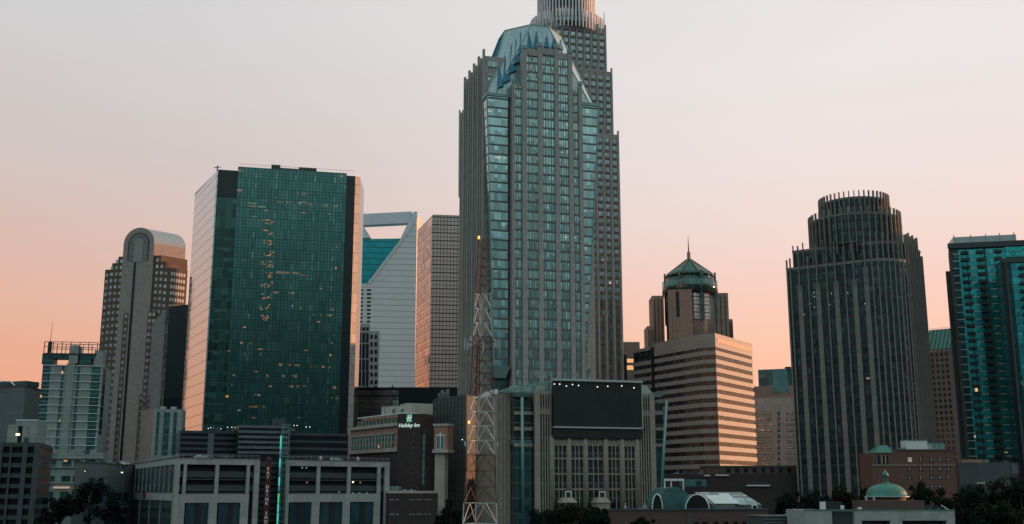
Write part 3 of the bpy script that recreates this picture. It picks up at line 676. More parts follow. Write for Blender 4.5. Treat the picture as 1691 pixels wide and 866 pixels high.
# ================================================================== balcony tower with the open frame roof, far left
M['lgreen'] = stone('pale_green_concrete', (.27, .31, .29), 3.2, 3.1, .18)
M['lglass'] = curtain('teal_window', (.05, .17, .17), .5, .1, 1.4, 3.05, .06, .10, (.16, .2, .19), tilt=.02, var=.6, lit=.01)
d1 = unit(.985, .17); a = corner(66, 660, 420); f_ = Face(a, a + d1*hit(a, d1, 166, 660)); nin = -f_.n
T = thing('concrete_apartment_tower', 'pale green concrete apartment tower with an open steel frame on its roof', 'apartment tower', a + d1*12 + nin*8)
zt = f_.z_(115, 603); zpod = f_.z_(115, 742)
mb = MB(); mb.prism([a, f_.b, f_.b + nin*18, a + nin*18], 0, zt); mb.build('concrete_wall', M['lgreen'], T)
for x0, x1 in ((66, 79), (98, 102), (124, 128.5), (148, 162)):
    f_.one('window_column', M['lglass'], T, f_.s_(x0, 660), f_.s_(x1, 660), zpod, zt - .3, .02, .12)
f_.one('round_bay', M['lgreen'], T, f_.s_(107, 660), f_.s_(119, 660), zpod - 3, zt + .5, .02, 1.1)
n_ = int((zt - zpod)/3.05)
sl_ = bxm('floor_line', M['white'], f_.L + .3, .22, 0, .35)
for i in range(n_+1): f_.rep('floor_line', sl_, T, -.15, zt - .3 - 3.05*i - .1)
fr_ = Face(f_.b, f_.b + nin*18); fr_.one('side_glass', M['gside'], T, .1, 6, zpod + 6, zt - 1, 0, .2)
# open top storeys and frame
zu = f_.z_(115, 585); zr = f_.z_(115, 565)
for x0, x1, y0_, y1_ in ((69, 88, 602, 585), (113, 128, 600, 570), (88, 113, 592, 585), (131, 150, 602, 583), (155, 169, 603, 578), (150, 157, 592, 583)):
    p0, p1 = f_.s_(x0, 595), f_.s_(x1, 595); f_.one('roof_block', M['lgreen'] if x0 in (113, 155) else M['pteal'], T, p0, p1, f_.z_(115, y0_), f_.z_(115, y1_), -7, -.2)
m_ = MB(); p0, p1 = f_.s_(72, 580), f_.s_(160, 580)
f_.box(m_, p0, p1, zu - .3, zu + .3, -7.5, -.1); m_.build('roof_slab', M['dark_steel'], T)
m_ = MB()
for k in range(7):
    u = p0 + (p1-p0)*k/6
    for dd in (-.5, -7): m_.beam(f_.p(u, zu, dd), f_.p(u, zr, dd), .16)
for dd in (-.5, -7):
    for z_ in (zr, zr - 2.0): m_.beam(f_.p(p0, z_, dd), f_.p(p1, z_, dd), .16)
m_.build('roof_frame', M['dark_steel'], T)
m_ = MB(); p_ = f_.p(f_.s_(80.5, 570), 0, -2); m_.beam((p_.x, p_.y, zu), (p_.x, p_.y, zat(82, 563, a.y)), .8); m_.beam((p_.x, p_.y, zat(82, 563, a.y)), (p_.x + .3, p_.y, zat(83, 530, a.y)), .12, 4, .05); m_.build('antenna_mast', M['dark_steel'], T)
# its podium
T = thing('apartment_podium', 'concrete podium with big dark windows under the pale green apartment tower', 'building', corner(110, 790, 405))
a2 = corner(57, 790, 408); f2 = Face(a2, a2 + d1*hit(a2, d1, 168, 790)); m_ = MB(); zz = f2.z_(115, 748); m_.prism([a2, f2.b, f2.b - f2.n*9, a2 - f2.n*9], 0, zz); m_.build('wall', M['lgreen'], T)
for i in range(5):
    for j in range(3):
        x0 = 62 + i*19.5; y0_ = 760 + j*26; f2.one('window', M['lglass'], T, f2.s_(x0, 790), f2.s_(x0 + 15 - (i % 2)*6, 790), f2.z_(115, y0_ + 14), f2.z_(115, y0_), .02, .1)
for y0_ in (757, 772, 798): f2.one('ledge', M['lgreen'], T, -.3, f2.L + .3, f2.z_(115, y0_) - .25, f2.z_(115, y0_) + .25, .02, .7)
f2.one('lit_canopy', lamp('canopy_glow', (.9, .72, .5), .4), T, f2.s_(89, 805), f2.s_(115, 805), f2.z_(100, 807), f2.z_(100, 804), .02, 1.2)

# ================================================================== far left low blocks
M['grey'] = stone('grey_render', (.125, .14, .145), 4, 3.5, .1)
M['dgrey'] = stone('dark_render', (.075, .085, .09), 4, 3.5, .15)
a, b = corner(-60, 660, 520), corner(40, 660, 505); c_ = corner(66, 660, 525)
T = thing('flat_grey_block', 'plain grey windowless block on the far left under a rooftop pipe', 'building', (a + b)/2)
m_ = MB(); zz = zat(20, 641, 512); m_.prism([a, b, c_, c_ + Vector((0, 30)), a + Vector((0, 30))], 0, zz); m_.build('wall', M['grey'], T)
m_ = MB(); m_.prism(inset([a, b, c_, c_ + Vector((0, 30)), a + Vector((0, 30))], .2), zz, zz + .7); m_.build('roof_edge', M['redpaint'], T)
f_ = Face(a, b); m_ = MB(); f_.box(m_, f_.s_(-30, 635), f_.s_(31, 635), zz + .7, f_.z_(10, 629), -12, -4); m_.build('roof_room', M['pteal'], T)
m_ = MB(); m_.beam(f_.p(f_.s_(-4, 630), f_.z_(4, 629), -2), f_.p(f_.s_(12, 632), f_.z_(10, 630), -2), .35, 8); m_.beam(f_.p(f_.s_(12, 632), f_.z_(10, 630), -2), f_.p(f_.s_(20, 638), f_.z_(20, 638), -2), .35, 8); m_.beam(f_.p(f_.s_(20, 638), f_.z_(20, 638), -2), f_.p(f_.s_(31, 637), f_.z_(30, 637), -2), .35, 8); m_.build('roof_pipe', M['white'], T)
m_ = MB(); m_.beam((c_.x - 2, c_.y, zz), (c_.x - 2, c_.y, zz + 3), .12); m_.beam((c_.x - 2, c_.y, zz + 3), (c_.x + 1, c_.y, zz + 3), .1); m_.build('roof_post', M['dark_steel'], T)
# dark parking garage in the corner
dg = unit(.97, .24); a = corner(-40, 800, 335); f_ = Face(a, a + dg*hit(a, dg, 61, 800)); zt = f_.z_(20, 731)
T = thing('dark_parking_garage', 'dark open parking garage in the bottom left corner with a pale stair box on top', 'parking garage', a + dg*10)
M['gar'] = stone('dark_concrete', (.062, .074, .077), 5, 3, .12)
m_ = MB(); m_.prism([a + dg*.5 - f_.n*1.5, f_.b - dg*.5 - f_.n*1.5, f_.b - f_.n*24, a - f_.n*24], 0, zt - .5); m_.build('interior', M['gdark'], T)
lv_ = 0
while lv_*3.1 < zt: f_.one('deck_slab', M['gar'], T, 0, f_.L, zt - lv_*3.1 - 1.25, zt - lv_*3.1, -20, .0); lv_ += 1
for x0, x1 in ((33, 41), (52, 61), (-6, 0), (12, 15)): f_.one('column', M['gar'], T, f_.s_(x0, 800), f_.s_(x1, 800), 0, zt + (1.5 if x0 == 33 else 0), .02, .7)
m_ = MB(); f_.box(m_, f_.s_(10, 715), f_.s_(40, 715), zt, f_.z_(25, 701), -9, -2); m_.build('stair_box', M['lgreen'], T)
f_.one('lit_opening', M['warm'], T, f_.s_(24, 717), f_.s_(31, 717), f_.z_(25, 719), f_.z_(25, 715.5), -1.98, -1.9)
f_.one('stair_door', M['gdark'], T, f_.s_(28, 710), f_.s_(35, 710), zt, f_.z_(25, 703), -1.98, -1.93)
T = thing('white_panel_block', 'small white windowless block behind the dark corner garage', 'building', corner(45, 710, 380))
a, b = corner(25, 712, 380), corner(61, 712, 380); m_ = MB(); m_.prism([a, b, b + Vector((0, 8)), a + Vector((0, 8))], 0, zat(45, 695, 380)); m_.build('wall', M['lgreen'], T); f_ = Face(a, b); f_.one('coping', M['white'], T, -.1, f_.L + .1, zat(45, 695, 380), zat(45, 695, 380) + .4, -.3, .15)
# low building with a lit street lamp between garage and deck
T = thing('low_grey_hall', 'low plain grey hall between the apartment podium and the parking deck', 'building', corner(170, 800, 375))
a, b, c_ = corner(122, 800, 362), corner(176, 800, 376), corner(212, 800, 400)
m_ = MB(); zz = zat(176, 767, 378); m_.prism([a, b, c_, c_ + Vector((0, 20)), a + Vector((0, 20))], 0, zz); m_.build('wall', M['grey'], T)
m_ = MB(); m_.prism(inset([a, b, c_, c_ + Vector((0, 20)), a + Vector((0, 20))], .15), zz, zz + .5); m_.build('coping', M['gar'], T)
f_ = Face(b, c_); f_.one('garage_slot', M['gdark'], T, 1, f_.L, zat(190, 826, 380), zat(190, 814, 380), .02, .1); f_.one('garage_slot', M['gdark'], T, 1, f_.L, zat(190, 848, 380), zat(190, 835, 380), .02, .1)
for yy in (838, 855): f_.one('white_slot_edge', M['white'], T, 1, f_.L, zat(190, yy, 380) - .15, zat(190, yy, 380) + .15, .1, .3)  # white-painted strips along the slots
# small pale hotel block with window columns
dH = unit(.985, .17); a = corner(252, 710, 430); f_ = Face(a, a + dH*hit(a, dH, 300, 710)); T = thing('pale_slab_block', 'small pale grey block with three window columns left of the green tower', 'building', a + dH*6)
m_ = MB(); zz = f_.z_(275, 676); m_.prism([a, f_.b, f_.b - f_.n*10, a - f_.n*10], 0, zz); m_.build('wall', M['lgreen'], T)
fl = Face(a - f_.n*12 - dH*6.5, a); fl.one('side_wall', M['apink'], T, 0, fl.L, 0, zz + .3, -.4, .05)
for x0, x1 in ((258, 262), (270, 279), (286, 291)):
    f_.one('window_column', M['lglass'], T, f_.s_(x0, 710), f_.s_(x1, 710), zat(270, 752, 430), f_.z_(275, 681), .02, .1)
for x0 in (264, 281): f_.one('wall_rib', M['lgreen'], T, f_.s_(x0, 710), f_.s_(x0 + 4, 710), 0, zz, .02, .35)
for k in range(2): m_ = MB(); p_ = f_.p(3 + 4*k, zz, -4); m_.box(p_.x - 1, p_.x + 1, p_.y - 1, p_.y + 1, zz, zz + 1.2); m_.build('roof_unit', M['steel'], T)

# ================================================================== notched-top tower with the big opening
M['dwhite'] = curtain('pale_ribbed_wall', (.78, .77, .76), .0, .45, 1.5, 4.2, .06, .14, (.45, .45, .45), tilt=.01, var=.1)
M['dtrim'] = plain('pale_metal_trim', (.68, .70, .76), .4, .15, .05)
M['dteal'] = curtain('teal_sloped_glass', (.03, .36, .40), .7, .08, 3.0, 4.2, .03, .16, (.01, .12, .14), tilt=.01, var=.25)
a = corner(588, 600, 760); fD = Face(a, a + unit(.995, .10)*hit(a, unit(.995, .10), 684, 600)); T = thing('notched_top_tower', 'white tower with a big framed opening at its top and teal sloped glass', 'skyscraper', (fD.a + fD.b)/2)
def dp(name, mat, pts, d0, d1): m_ = MB(); fD.poly(m_, pts, d0, d1); return m_.build(name, mat, T)
dp('white_wall', M['dwhite'], [(681, 352), (688.5, 351), (683, 800), (588, 800), (592, 469), (606, 469), (663, 393), (673, 369)], -36, 0)
dp('top_bar', M['dtrim'], [(592, 354), (681, 349.5), (674, 368.6), (600, 372)], -7, .2)
dp('left_post', M['dtrim'], [(592, 355), (600, 373), (612.5, 393), (591, 394)], -7, .2)
dp('right_post', M['dtrim'], [(683.5, 350), (673.5, 369), (662, 393), (668, 393), (689, 362), (689, 350)], .2, .5)
dp('teal_glass', M['dteal'], [(590.5, 394.4), (662.6, 393.4), (606, 468.5), (593, 468.5)], -34, -1.2)
dp('diagonal_trim', M['white'], [(663, 393.4), (668, 393.4), (611, 469), (606, 469)], .02, .5)
for j in range(15):
    for (x0, x1) in ((593, 600), (606, 613)):
        if j < 9: a0, b0, z0, z1 = fD.r(x0, 478 + j*6.5, x1 - j*.2, 481 + j*6.5); fD.one('window', M['gdark'], T, a0, b0, z0, z1, .02, .15)
fE = Face(fD.s_ and Vector(fD.p(fD.s_(684, 500), 0, 0).xy), Vector(fD.p(fD.s_(684, 500), 0, 0).xy) + unit(.4, .9)*9)
fE.one('slender_side', M['gbevel'], T, .1, 9, 0, zat(686, 356, 762), .02, .2)
# small stepped white block before it
a = corner(578, 620, 640); f_ = Face(a, a + unit(.99, .14)*hit(a, unit(.99, .14), 625, 620)); T = thing('stepped_white_block', 'white stepped block with dark tall windows before the notched tower', 'building', (f_.a + f_.b)/2)
M['swhite'] = plain('white_frame', (.44, .45, .44), .7)
m_ = MB(); f_.box(m_, 0, f_.s_(611, 560), 0, f_.z_(595, 535), -16, 0); f_.box(m_, f_.s_(611, 560), f_.L, 0, f_.z_(615, 547), -16, 0); m_.build('white_frame', M['swhite'], T)
wl_ = []
for r0, r1 in ((541, 546), (550, 566), (568, 592), (594, 612), (613, 638)):
    for x in (585, 591.5, 598, 604): q = f_.r(x, r0, x + 4.8, r1); wl_.append((f_, *q, .02, .15, M['gdark']))
for r in range(7):
    for x in (611.5, 618.5): q = f_.r(x, 553 + r*12.5, x + 4.2, 560 + r*12.5); wl_.append((f_, *q, .02, .15, M['gdark']))
windows('window', wl_, T)

# ================================================================== pale gridded tower with a reflecting left side
M['grid'] = curtain('gridded_mirror', (.80, .70, .65), .2, .06, 1.9, 4.6, .14, .13, (.05, .045, .05), sub=2, tilt=.01, var=.15)  # pink of the reflection put into the pane tint
M['gridside'] = curtain('gridded_mirror_side', (.60, .36, .26), .8, .06, 1.9, 4.6, .06, .16, (.06, .045, .045), sub=2, tilt=.07, var=.7, col2=(.05, .045, .055))  # orange tint and dark panes stand in for reflections
b = corner(712, 500, 600); dl = unit(-.30, .95); dr_ = unit(.99, .13)
a = b + dl*hit(b, dl, 688, 500); c_ = b + dr_*hit(b, dr_, 768, 500); zz = zat(725, 357, 602)
T = thing('gridded_mirror_tower', 'pale mirror glass tower with a dark grid between the notched tower and the tallest', 'skyscraper', b)
m_ = MB(); m_.prism([a, b, c_, c_ + Vector((-4, 26)), a + Vector((4, 12))], 0, zz); m_.build('core', M['gdark'], T)
Face(b, c_).one('gridded_wall', M['grid'], T, .0, Face(b, c_).L, 0, zz + .3, .02, .25)
Face(a, b).one('reflecting_wall', M['gridside'], T, .0, Face(a, b).L, 0, zz - .2, .02, .2)
# low dark blocks under them
a = corner(560, 660, 540); f_ = Face(a, corner(659, 660, 540)); T = thing('banded_low_block', 'low brown glass block with a black roof band behind the hotel', 'building', (f_.a + f_.b)/2)
M['lowgrid'] = curtain('brown_grid_glass', (.40, .32, .30), .7, .1, 1.6, 2.4, .16, .12, (.03, .03, .03), tilt=.03, var=.4)
m_ = MB(); zz = f_.z_(610, 640); f_.box(m_, 0, f_.L, 0, zz, -30, 0); m_.build('wall', M['gdark'], T); f_.one('gridded_glass', M['lowgrid'], T, 0, f_.L, 0, zz - 1.5, .02, .2); f_.one('dark_band', M['gdark'], T, 0, f_.L, f_.z_(610, 656), f_.z_(610, 653), .2, .3)
a = corner(659, 655, 530); f_ = Face(a, corner(757, 655, 530)); T = thing('black_low_block', 'low black windowless block below the gridded mirror tower', 'building', (f_.a + f_.b)/2)
m_ = MB(); zz = f_.z_(700, 641.5); f_.box(m_, 0, f_.L, 0, zz, -30, 0); m_.build('wall', M['gdark'], T); f_.one('parapet', M['dark_steel'], T, 0, f_.L, zz, zz + .5, -1, .1)

# ================================================================== banded tower (pale bands, dark ribbon glass)
M['sband'] = stone('pale_pink_bands', (.25, .26, .26), 1.5, 2.2, .14, .15, .6)
M['sglass'] = curtain('dark_ribbon_glass', (.018, .026, .034), .1, .1, 1.5, 2.0, .06, 0, (.02, .02, .02), tilt=.02, var=.5, col2=(.10, .08, .075))
p1 = corner(1047, 620, 560); p2 = corner(1158, 600, 512); p3 = corner(1182, 600, 508); p4 = corner(1242, 600, 546)
bk = [p4 + Vector((-20, 28)), p1 + Vector((12, 28))]
out_ = [p1, p2, p3, p4] + bk
T = thing('banded_tower', 'square tower of alternating pale and dark bands with one peach sunlit side', 'office tower', p2 + Vector((0, 15)))
zr = zat(1182, 552, p3.y); zl = zat(1120, 541, 528)
f_ = Face(p1, p2); sstep = f_.s_(1079, 570); ps = Vector(f_.p(sstep, 0, 0).xy)
zlow = f_.z_(1062, 577)
m_ = MB(); m_.prism(out_, 0, zlow); m_.prism([ps, p2, p3, p4, p4 + Vector((-20, 28)), ps + Vector((8, 26))], zlow, zr); m_.build('ribbon_glass', M['sglass'], T)
ph = 4.02; z0 = zat(1210, 579, p3.y)
for i in range(24):
    zb_ = z0 - ph*i - 2.05
    if zb_ < 4: break
    m_ = MB(); m_.prism(inset(out_, .35), zb_, zb_ + 2.05); m_.build('spandrel_band', M['sband'], T)
fr = Face(p3, p4)
m_ = MB(); m_.prism(inset([ps, p2, p3, p4, p4 + Vector((-20, 28)), ps + Vector((8, 26))], .35), z0 + 1.6, zr + .4); m_.build('attic_band', M['sband'], T)
m_ = MB(); m_.prism(inset([p1, ps, ps + Vector((8, 26)), p1 + Vector((12, 28))], .34), zlow - 1.2, zlow + .4); m_.build('attic_band', M['sband'], T)
M['louver'] = lines('brown_louvers', (.20, .12, .09), (.10, .06, .05), .9, .35)
fr.one('louver_panel', M['louver'], T, 1.6, fr.L - 1.4, z0 + 4.0, zr - 1.6, .36, .5)
f2 = Face(p1, p2); f2.one('corner_notch', M['gdark'], T, sstep - 1.6, sstep + .8, 0, zlow, .3, .5)
fc = Face(p2, p3)
for i in range(3): fc.one('dark_corner', M['sglass'], T, .6, fc.L, z0 - ph*i + .05, z0 - ph*i + 1.5, .36, .42)

# ================================================================== domed-cone tower behind the banded tower
M['ostone'] = stone('rose_stone', (.25, .20, .175), 1.6, 1.6, .2)
M['ogreen'] = plain('green_copper_cone', (.05, .15, .12), .4, .4, .15)
M['oglass'] = curtain('dark_green_drum', (.08, .16, .15), .6, .1, 1.8, 4, .12, .1, (.04, .06, .055), tilt=.02, var=.4)
c0 = corner(1140, 500, 640); k = 640/1840*1.04
T = thing('cone_roof_tower', 'rose stone tower with a round drum, dark green cone roof and thin spire', 'skyscraper', c0)
Z = lambda y: zat(1140, y, 640)
m_ = MB(); m_.lathe(c0, [(40*k, Z(580)), (40*k, Z(489))], 32); m_.build('round_body', M['ostone'], T)
m_ = MB(); m_.lathe(c0, [(45.5*k, Z(489)), (45.5*k, Z(467))], 32); m_.build('drum', M['oglass'], T)
m_ = MB(); m_.lathe(c0, [(40*k, Z(467)), (40*k, Z(463)), (37*k, Z(463)), (37*k, Z(459.5)), (40*k, Z(459.5)), (40*k, Z(455.5))], 32); m_.build('drum_gallery', M['oglass'], T)
m_ = MB(); m_.lathe(c0, [(37*k, Z(455.5)), (33*k, Z(452)), (4*k, Z(430)), (3*k, Z(429))], 16); m_.build('cone_roof', M['ogreen'], T)
for i in range(8):
    t_ = 2*pi*i/8 + .25; m_ = MB(); m_.beam((c0.x + 40*k*cos(t_), c0.y + 40*k*sin(t_), Z(456)), (c0.x + 2.5*k*cos(t_), c0.y + 2.5*k*sin(t_), Z(428)), .45); m_.build('roof_rib', M['ostone'], T)
    m_ = MB(); m_.beam((c0.x + 44*k*cos(t_), c0.y + 44*k*sin(t_), Z(535)), (c0.x + 44*k*cos(t_), c0.y + 44*k*sin(t_), Z(455)), .7); m_.build('drum_post', M['oglass'], T)
m_ = MB(); m_.prism(ringpoly(c0, 2.9*k, 8), Z(430), Z(417)); m_.build('lantern', M['ostone'], T)
m_ = MB(); m_.beam((c0.x, c0.y, Z(417)), (c0.x, c0.y, Z(387)), .45, 6, .06); m_.build('spire', M['ostone'], T)
for x0, x1, yt, dy in ((1078, 1097, 492, -3), (1178, 1204, 488, -4), (1068.5, 1079, 543, -6), (1203, 1210, 529, 0)):
    a, b = corner(x0, 530, 636 + dy), corner(x1, 530, 636 + dy); f_ = Face(a, b); m_ = MB(); m_.prism([a, b, b + Vector((0, 16)), a + Vector((0, 16))], 0, Z(yt)); m_.build('corner_turret', M['ostone'], T)
    for i in range(3): u = f_.L*(i+.6)/3.4; f_.one('turret_window', M['gdark'], T, u, u + .5, 0, Z(yt) - 2, .02, .1)
f_ = Face(corner(1104, 530, 622), corner(1144, 530, 620)); f_.one('flat_bay', M['ostone'], T, 0, f_.L, 0, Z(488), -8, 0)
for px in (1107, 1112): f_.one('bay_fin', M['sband'], T, f_.s_(px, 520), f_.s_(px + 1.6, 520), 0, Z(489), .02, .4)
f_.one('bay_slot', M['gdark'], T, f_.s_(1117, 520), f_.s_(1122.5, 520), Z(532), Z(491), .02, .1)
f_ = Face(corner(1146, 520, 624), corner(1172, 520, 628)); f_.one('gridded_bay', M['grid'], T, 0, f_.L, Z(533), Z(491), -3, 0)
m_ = MB(); f_.one('bay_post', M['oglass'], T, f_.s_(1158, 500), f_.s_(1162, 500), Z(534), Z(455), .1, .8)

# small block with a sunset reflection made as glowing panes, by the tallest tower
a, b = corner(1025, 600, 700), corner(1052, 600, 700); f_ = Face(a, b); T = thing('sunset_glint_block', 'small tan block with two glowing sunset reflections in the gap beside the tallest tower', 'building', a)
m_ = MB(); f_.box(m_, -3, f_.L + 2, 0, f_.z_(1038, 565), -14, 0); m_.build('wall', M['ostone'], T)
f_.one('dark_window', M['gdark'], T, 0, f_.s_(1035, 600), f_.z_(1038, 628), f_.z_(1038, 586), .02, .1)
M['gold'] = lamp('sunset_reflection_glow', (1, .50, .20), .9)  # sunset reflection on the glass, put in as emission
for y0_, y1_ in ((593, 599), (604, 611)): q = f_.r(1035.5, y0_, 1046, y1_); f_.one('sunset_glint_pane', M['gold'], T, *q, .02, .1)
# tan hotel with the blue-green top
a = corner(1246, 700, 600); f_ = Face(a, corner(1326, 700, 590)); T = thing('tan_hotel', 'tan hotel with ribbon windows and blue glass penthouse beside the dark finned tower', 'hotel', (f_.a + f_.b)/2)
M['tan'] = stone('tan_concrete', (.37, .37, .35), 3, 3.2, .12)
m_ = MB(); f_.box(m_, 0, f_.L, 0, f_.z_(1280, 657), -18, 0); m_.build('wall', M['tan'], T)
m_ = MB(); f_.box(m_, -.5, f_.s_(1312, 640), f_.z_(1280, 657), f_.z_(1280, 637), -15, -1); m_.build('upper_block', M['ostone'], T)
M['bluepent'] = curtain('blue_penthouse', (.03, .17, .23), .5, .1, 4.5, 9, .12, .04, (.015, .03, .035), tilt=.02, var=.5)
m_ = MB(); f_.box(m_, f_.s_(1251.5, 620), f_.s_(1316, 620), f_.z_(1280, 637), f_.z_(1280, 609.5), -14, -1.2); m_.build('penthouse', M['bluepent'], T)
q = f_.r(1276, 609.5, 1300, 649); f_.one('blue_panel', plain('blue_panel', (.03, .19, .26), .3, .4), T, *q, -1.2, -.8)
m_ = MB(); f_.box(m_, f_.s_(1294, 605), f_.s_(1304, 605), f_.z_(1280, 609.5), f_.z_(1280, 605.5), -9, -4); m_.build('roof_unit', M['dark_steel'], T)
wl_ = []
M['hotwin'] = curtain('hotel_panes', (.26, .27, .26), .1, .15, .9, 3.2, .3, 0, (.35, .33, .30), tilt=.03, var=.7, lit=.02)
for j in range(10):
    for x0, x1 in ((1248, 1274), (1299, 1325)): y = 680 + j*9.4; wl_.append((f_, *f_.r(x0, y, x1, y + 5), .02, .1, M['gdark'])); wl_.append((f_, *f_.r(x0 + .5, y + .4, x1 - .5, y + 4.4), .1, .16, M['hotwin']))
windows('ribbon_window', wl_, T)
for j in range(10): q = f_.r(1284.5, 680 + j*9.4, 1288, 686 + j*9.4); f_.one('small_window', M['gdark'], T, *q, .02, .1)

# ================================================================== dark finned tower on the right
M['fbody'] = curtain('dark_tower_glass', (.055, .085, .09), .5, .09, 1.35, 3.95, .16, 0, (.018, .02, .02), band=.30, bandcol=(.022, .026, .026), tilt=.04, var=.7, glint=(.012, (1, .8, .6), .3))
M['fstone'] = stone('dark_taupe_stone', (.205, .19, .165), 1.4, 1.9, .2)
pc = corner(1441, 600, 432); dl = unit(.835, -.55)
pa = pc - dl*hit(pc, -dl, 1307, 600)                 # left end
nrm = Vector((dl.y, -dl.x)); inn = -nrm
def dplan(kl, grow=0):
    """outline: flat left front, rounded right shoulder, right side"""
    L_ = (pc - pa).length; A = pa + dl*kl + inn*kl*.8; P = [A, pc + inn*kl*.8]
    cc = pc + inn*(kl*.8 + 13.5); r_ = 13.5 
    a0 = math.atan2(nrm.y, nrm.x)
    for i in range(1, 9): t_ = a0 + radians(78)*i/8; P.append(cc + Vector((cos(t_), sin(t_)))*r_)
    rd = unit(.60, .80); P.append(P[-1] + rd*(22 - kl*1.2)); P.append(P[-1] + Vector((-22, 10))); P.append(A + inn*(30 - kl))
    return P
T = thing('finned_tower', 'dark taupe tower on the right with tall thin fins and stepped rounded top', 'skyscraper', pc + Vector((0, 20)))
tiers = [(0, zat(1310, 447, pa.y)), (2.6, zat(1350, 402, pa.y)), ]
P0 = dplan(0); P1 = dplan(2.4); z_0 = zat(1330, 437, pa.y - 8); z_1 = zat(1320, 410, pa.y - 5)
m_ = MB(); m_.prism(P0, 0, z_0); m_.prism(P1, z_0, z_1); m_.build('glass_body', M['fbody'], T)
cc = Vector((corner(1413, 360, 448).x, 452)); rk = 448/1840
zA, zB = zat(1413, 352, 436), zat(1413, 322, 438)
c2 = Vector((corner(1410, 360, 452).x, 452)); c1 = Vector((corner(1409, 330, 454).x, 454))
for (c__, r_, z0_, z1_) in ((c2, 75*rk, z_1, zA), (c1, 57*rk, zA, zB)):
    m_ = MB(); m_.prism(ringpoly(c__, r_, 40), z0_, z1_); m_.build('round_tier', M['fbody'], T)
    m_ = MB(); m_.prism(ringpoly(c__, r_ + .25, 40), z1_ - 1.0, z1_); m_.build('tier_cornice', M['fstone'], T)
    n_ = 44; fin_ = MB().box(-.2, .2, -.55, .35, 0, z1_ - z0_ + 6.5).mesh('fin', M['fstone'])
    for i in range(n_):
        t_ = 2*pi*i/n_; 
        if sin(t_) > .35: continue
        o_ = bpy.data.objects.new('fin', fin_); COL.objects.link(o_); o_.parent = T; o_.location = Vector((c__.x + (r_+.3)*cos(t_), c__.y + (r_+.3)*sin(t_), z0_ - 4)) - wloc(T); o_.rotation_euler = (0, 0, t_ + pi/2)
for poly, zt_ in ((P0, z_0), (P1, z_1)):
    m_ = MB(); m_.prism(inset(poly, .2), zt_ - 1.1, zt_ + .01); m_.build('tier_cornice', M['fstone'], T)
f_ = Face(pa, pc)
for px in (1330.5, 1361, 1392, 1423, 1443):
    u = f_.s_(px, 640); f_.one('wide_pier', M['fstone'], T, u - .95, u + .95, 0, z_0 - 8 if px < 1440 else z_0 - 3, 0, .5)
    f_.one('fin', M['fstone'], T, u - .22, u + .22, z_0 - 10, z_1 + 1.2, .0, .9)
for px in (1316, 1346, 1377, 1408): u = f_.s_(px, 640); f_.one('fin', M['fstone'], T, u - .25, u + .25, 0, z_0 + 4, 0, .7)
f1 = Face(P1[0], P1[1])
for i in range(8): u = f1.L*i/7.2 + .3; f1.one('fin', M['fstone'], T, u - .2, u + .2, z_0, z_1 + 2.0 + (i % 2)*.8, 0, .6)
u = .3; f_.one('fin', M['fstone'], T, 0, .6, 0, z_0 + 3.4, 0, .6)
for i in range(1, len(P0) - 3):
    if i < 9:
        p_ = P0[i]; q_ = P0[i+1]; m_ = MB(); m_.beam((q_.x, q_.y, 0), (q_.x, q_.y, z_1 + 3), .38); m_.build('fin', M['fstone'], T)
fr = Face(P0[9], P0[10])
for i in range(8): u = fr.L*(i + .5)/8; fr.one('fin', M['fstone'], T, u - .22, u + .22, 0, z_1 + 3.5 - (0 if i < 6 else 7) + (i % 2), 0, .9)
q = f_.s_(1355, 490)
M['specks'] = lamp('office_spots', (.75, .9, .85), .8)
for px, py in ((1344, 483), (1345, 490), (1373, 485), (1397, 483), (1400, 484), (1410, 482), (1413, 485), (1339, 502), (1345, 508), (1370, 503), (1380, 502), (1385, 504), (1428, 502), (1433, 500), (1415, 500)):
    u, z_ = f_.s_(px, py), f_.z_(px, py); f_.one('lit_spot', M['specks'], T, u - .13, u + .13, z_ - .13, z_ + .13, 0, .1)

# ================================================================== brown building with the sloping green roof
a = corner(1531, 600, 700); f_ = Face(a, corner(1582, 600, 688)); M['gbrown'] = stone('dark_brown_block', (.13, .105, .09), 1.6, 1.6, .2)
T = thing('green_roofed_block', 'brown tower with a ribbed green sloping roof squeezed behind the two right towers', 'building', a)
m_ = MB(); zz = f_.z_(1550, 577); f_.box(m_, -1, f_.L, 0, zz, -24, 0); m_.build('wall', M['gbrown'], T)
zr = f_.z_(1550, 541); m_ = MB(); a0, b0 = f_.p(-1, zz, 0), f_.p(f_.L, zz, 0); m_.add([f_.p(-1.2, zz, .4), f_.p(f_.L, zz, .4), f_.p(f_.L, zr, -9), f_.p(.5, zr, -9), f_.p(-1.2, zz, -24), f_.p(f_.L, zz, -24)], [(0, 1, 2, 3), (3, 2, 5, 4), (0, 3, 4), (1, 5, 2), (0, 4, 5, 1)]); ro = m_.build('sloping_roof', M['ogreen'], T)
for i in range(8): u = f_.L*i/7.5; m_ = MB(); m_.beam(f_.p(u, zz + .2, .5), f_.p(u + .4, zr, -9), .28); m_.build('roof_rib', M['dark_steel'], ro)
m_ = MB(); m_.beam(f_.p(.3, zr + .8, -9), f_.p(f_.L, zr + .8, -9), .12); m_.build('roof_rail', M['ostone'], ro)
wl_ = []
for j in range(19):
    for i in range(4): u = 2.6 + i*3.0; wl_.append((f_, u, u + 1.7, zz - 4.4 - j*3.7, zz - 2.2 - j*3.7, .02, .1, M['gdark']))
windows('window', wl_, T)
for i in range(7): u = f_.L*i/7; f_.one('eave_block', M['sband'], T, u, u + 1, zz - 1.4, zz - .4, .02, .3)

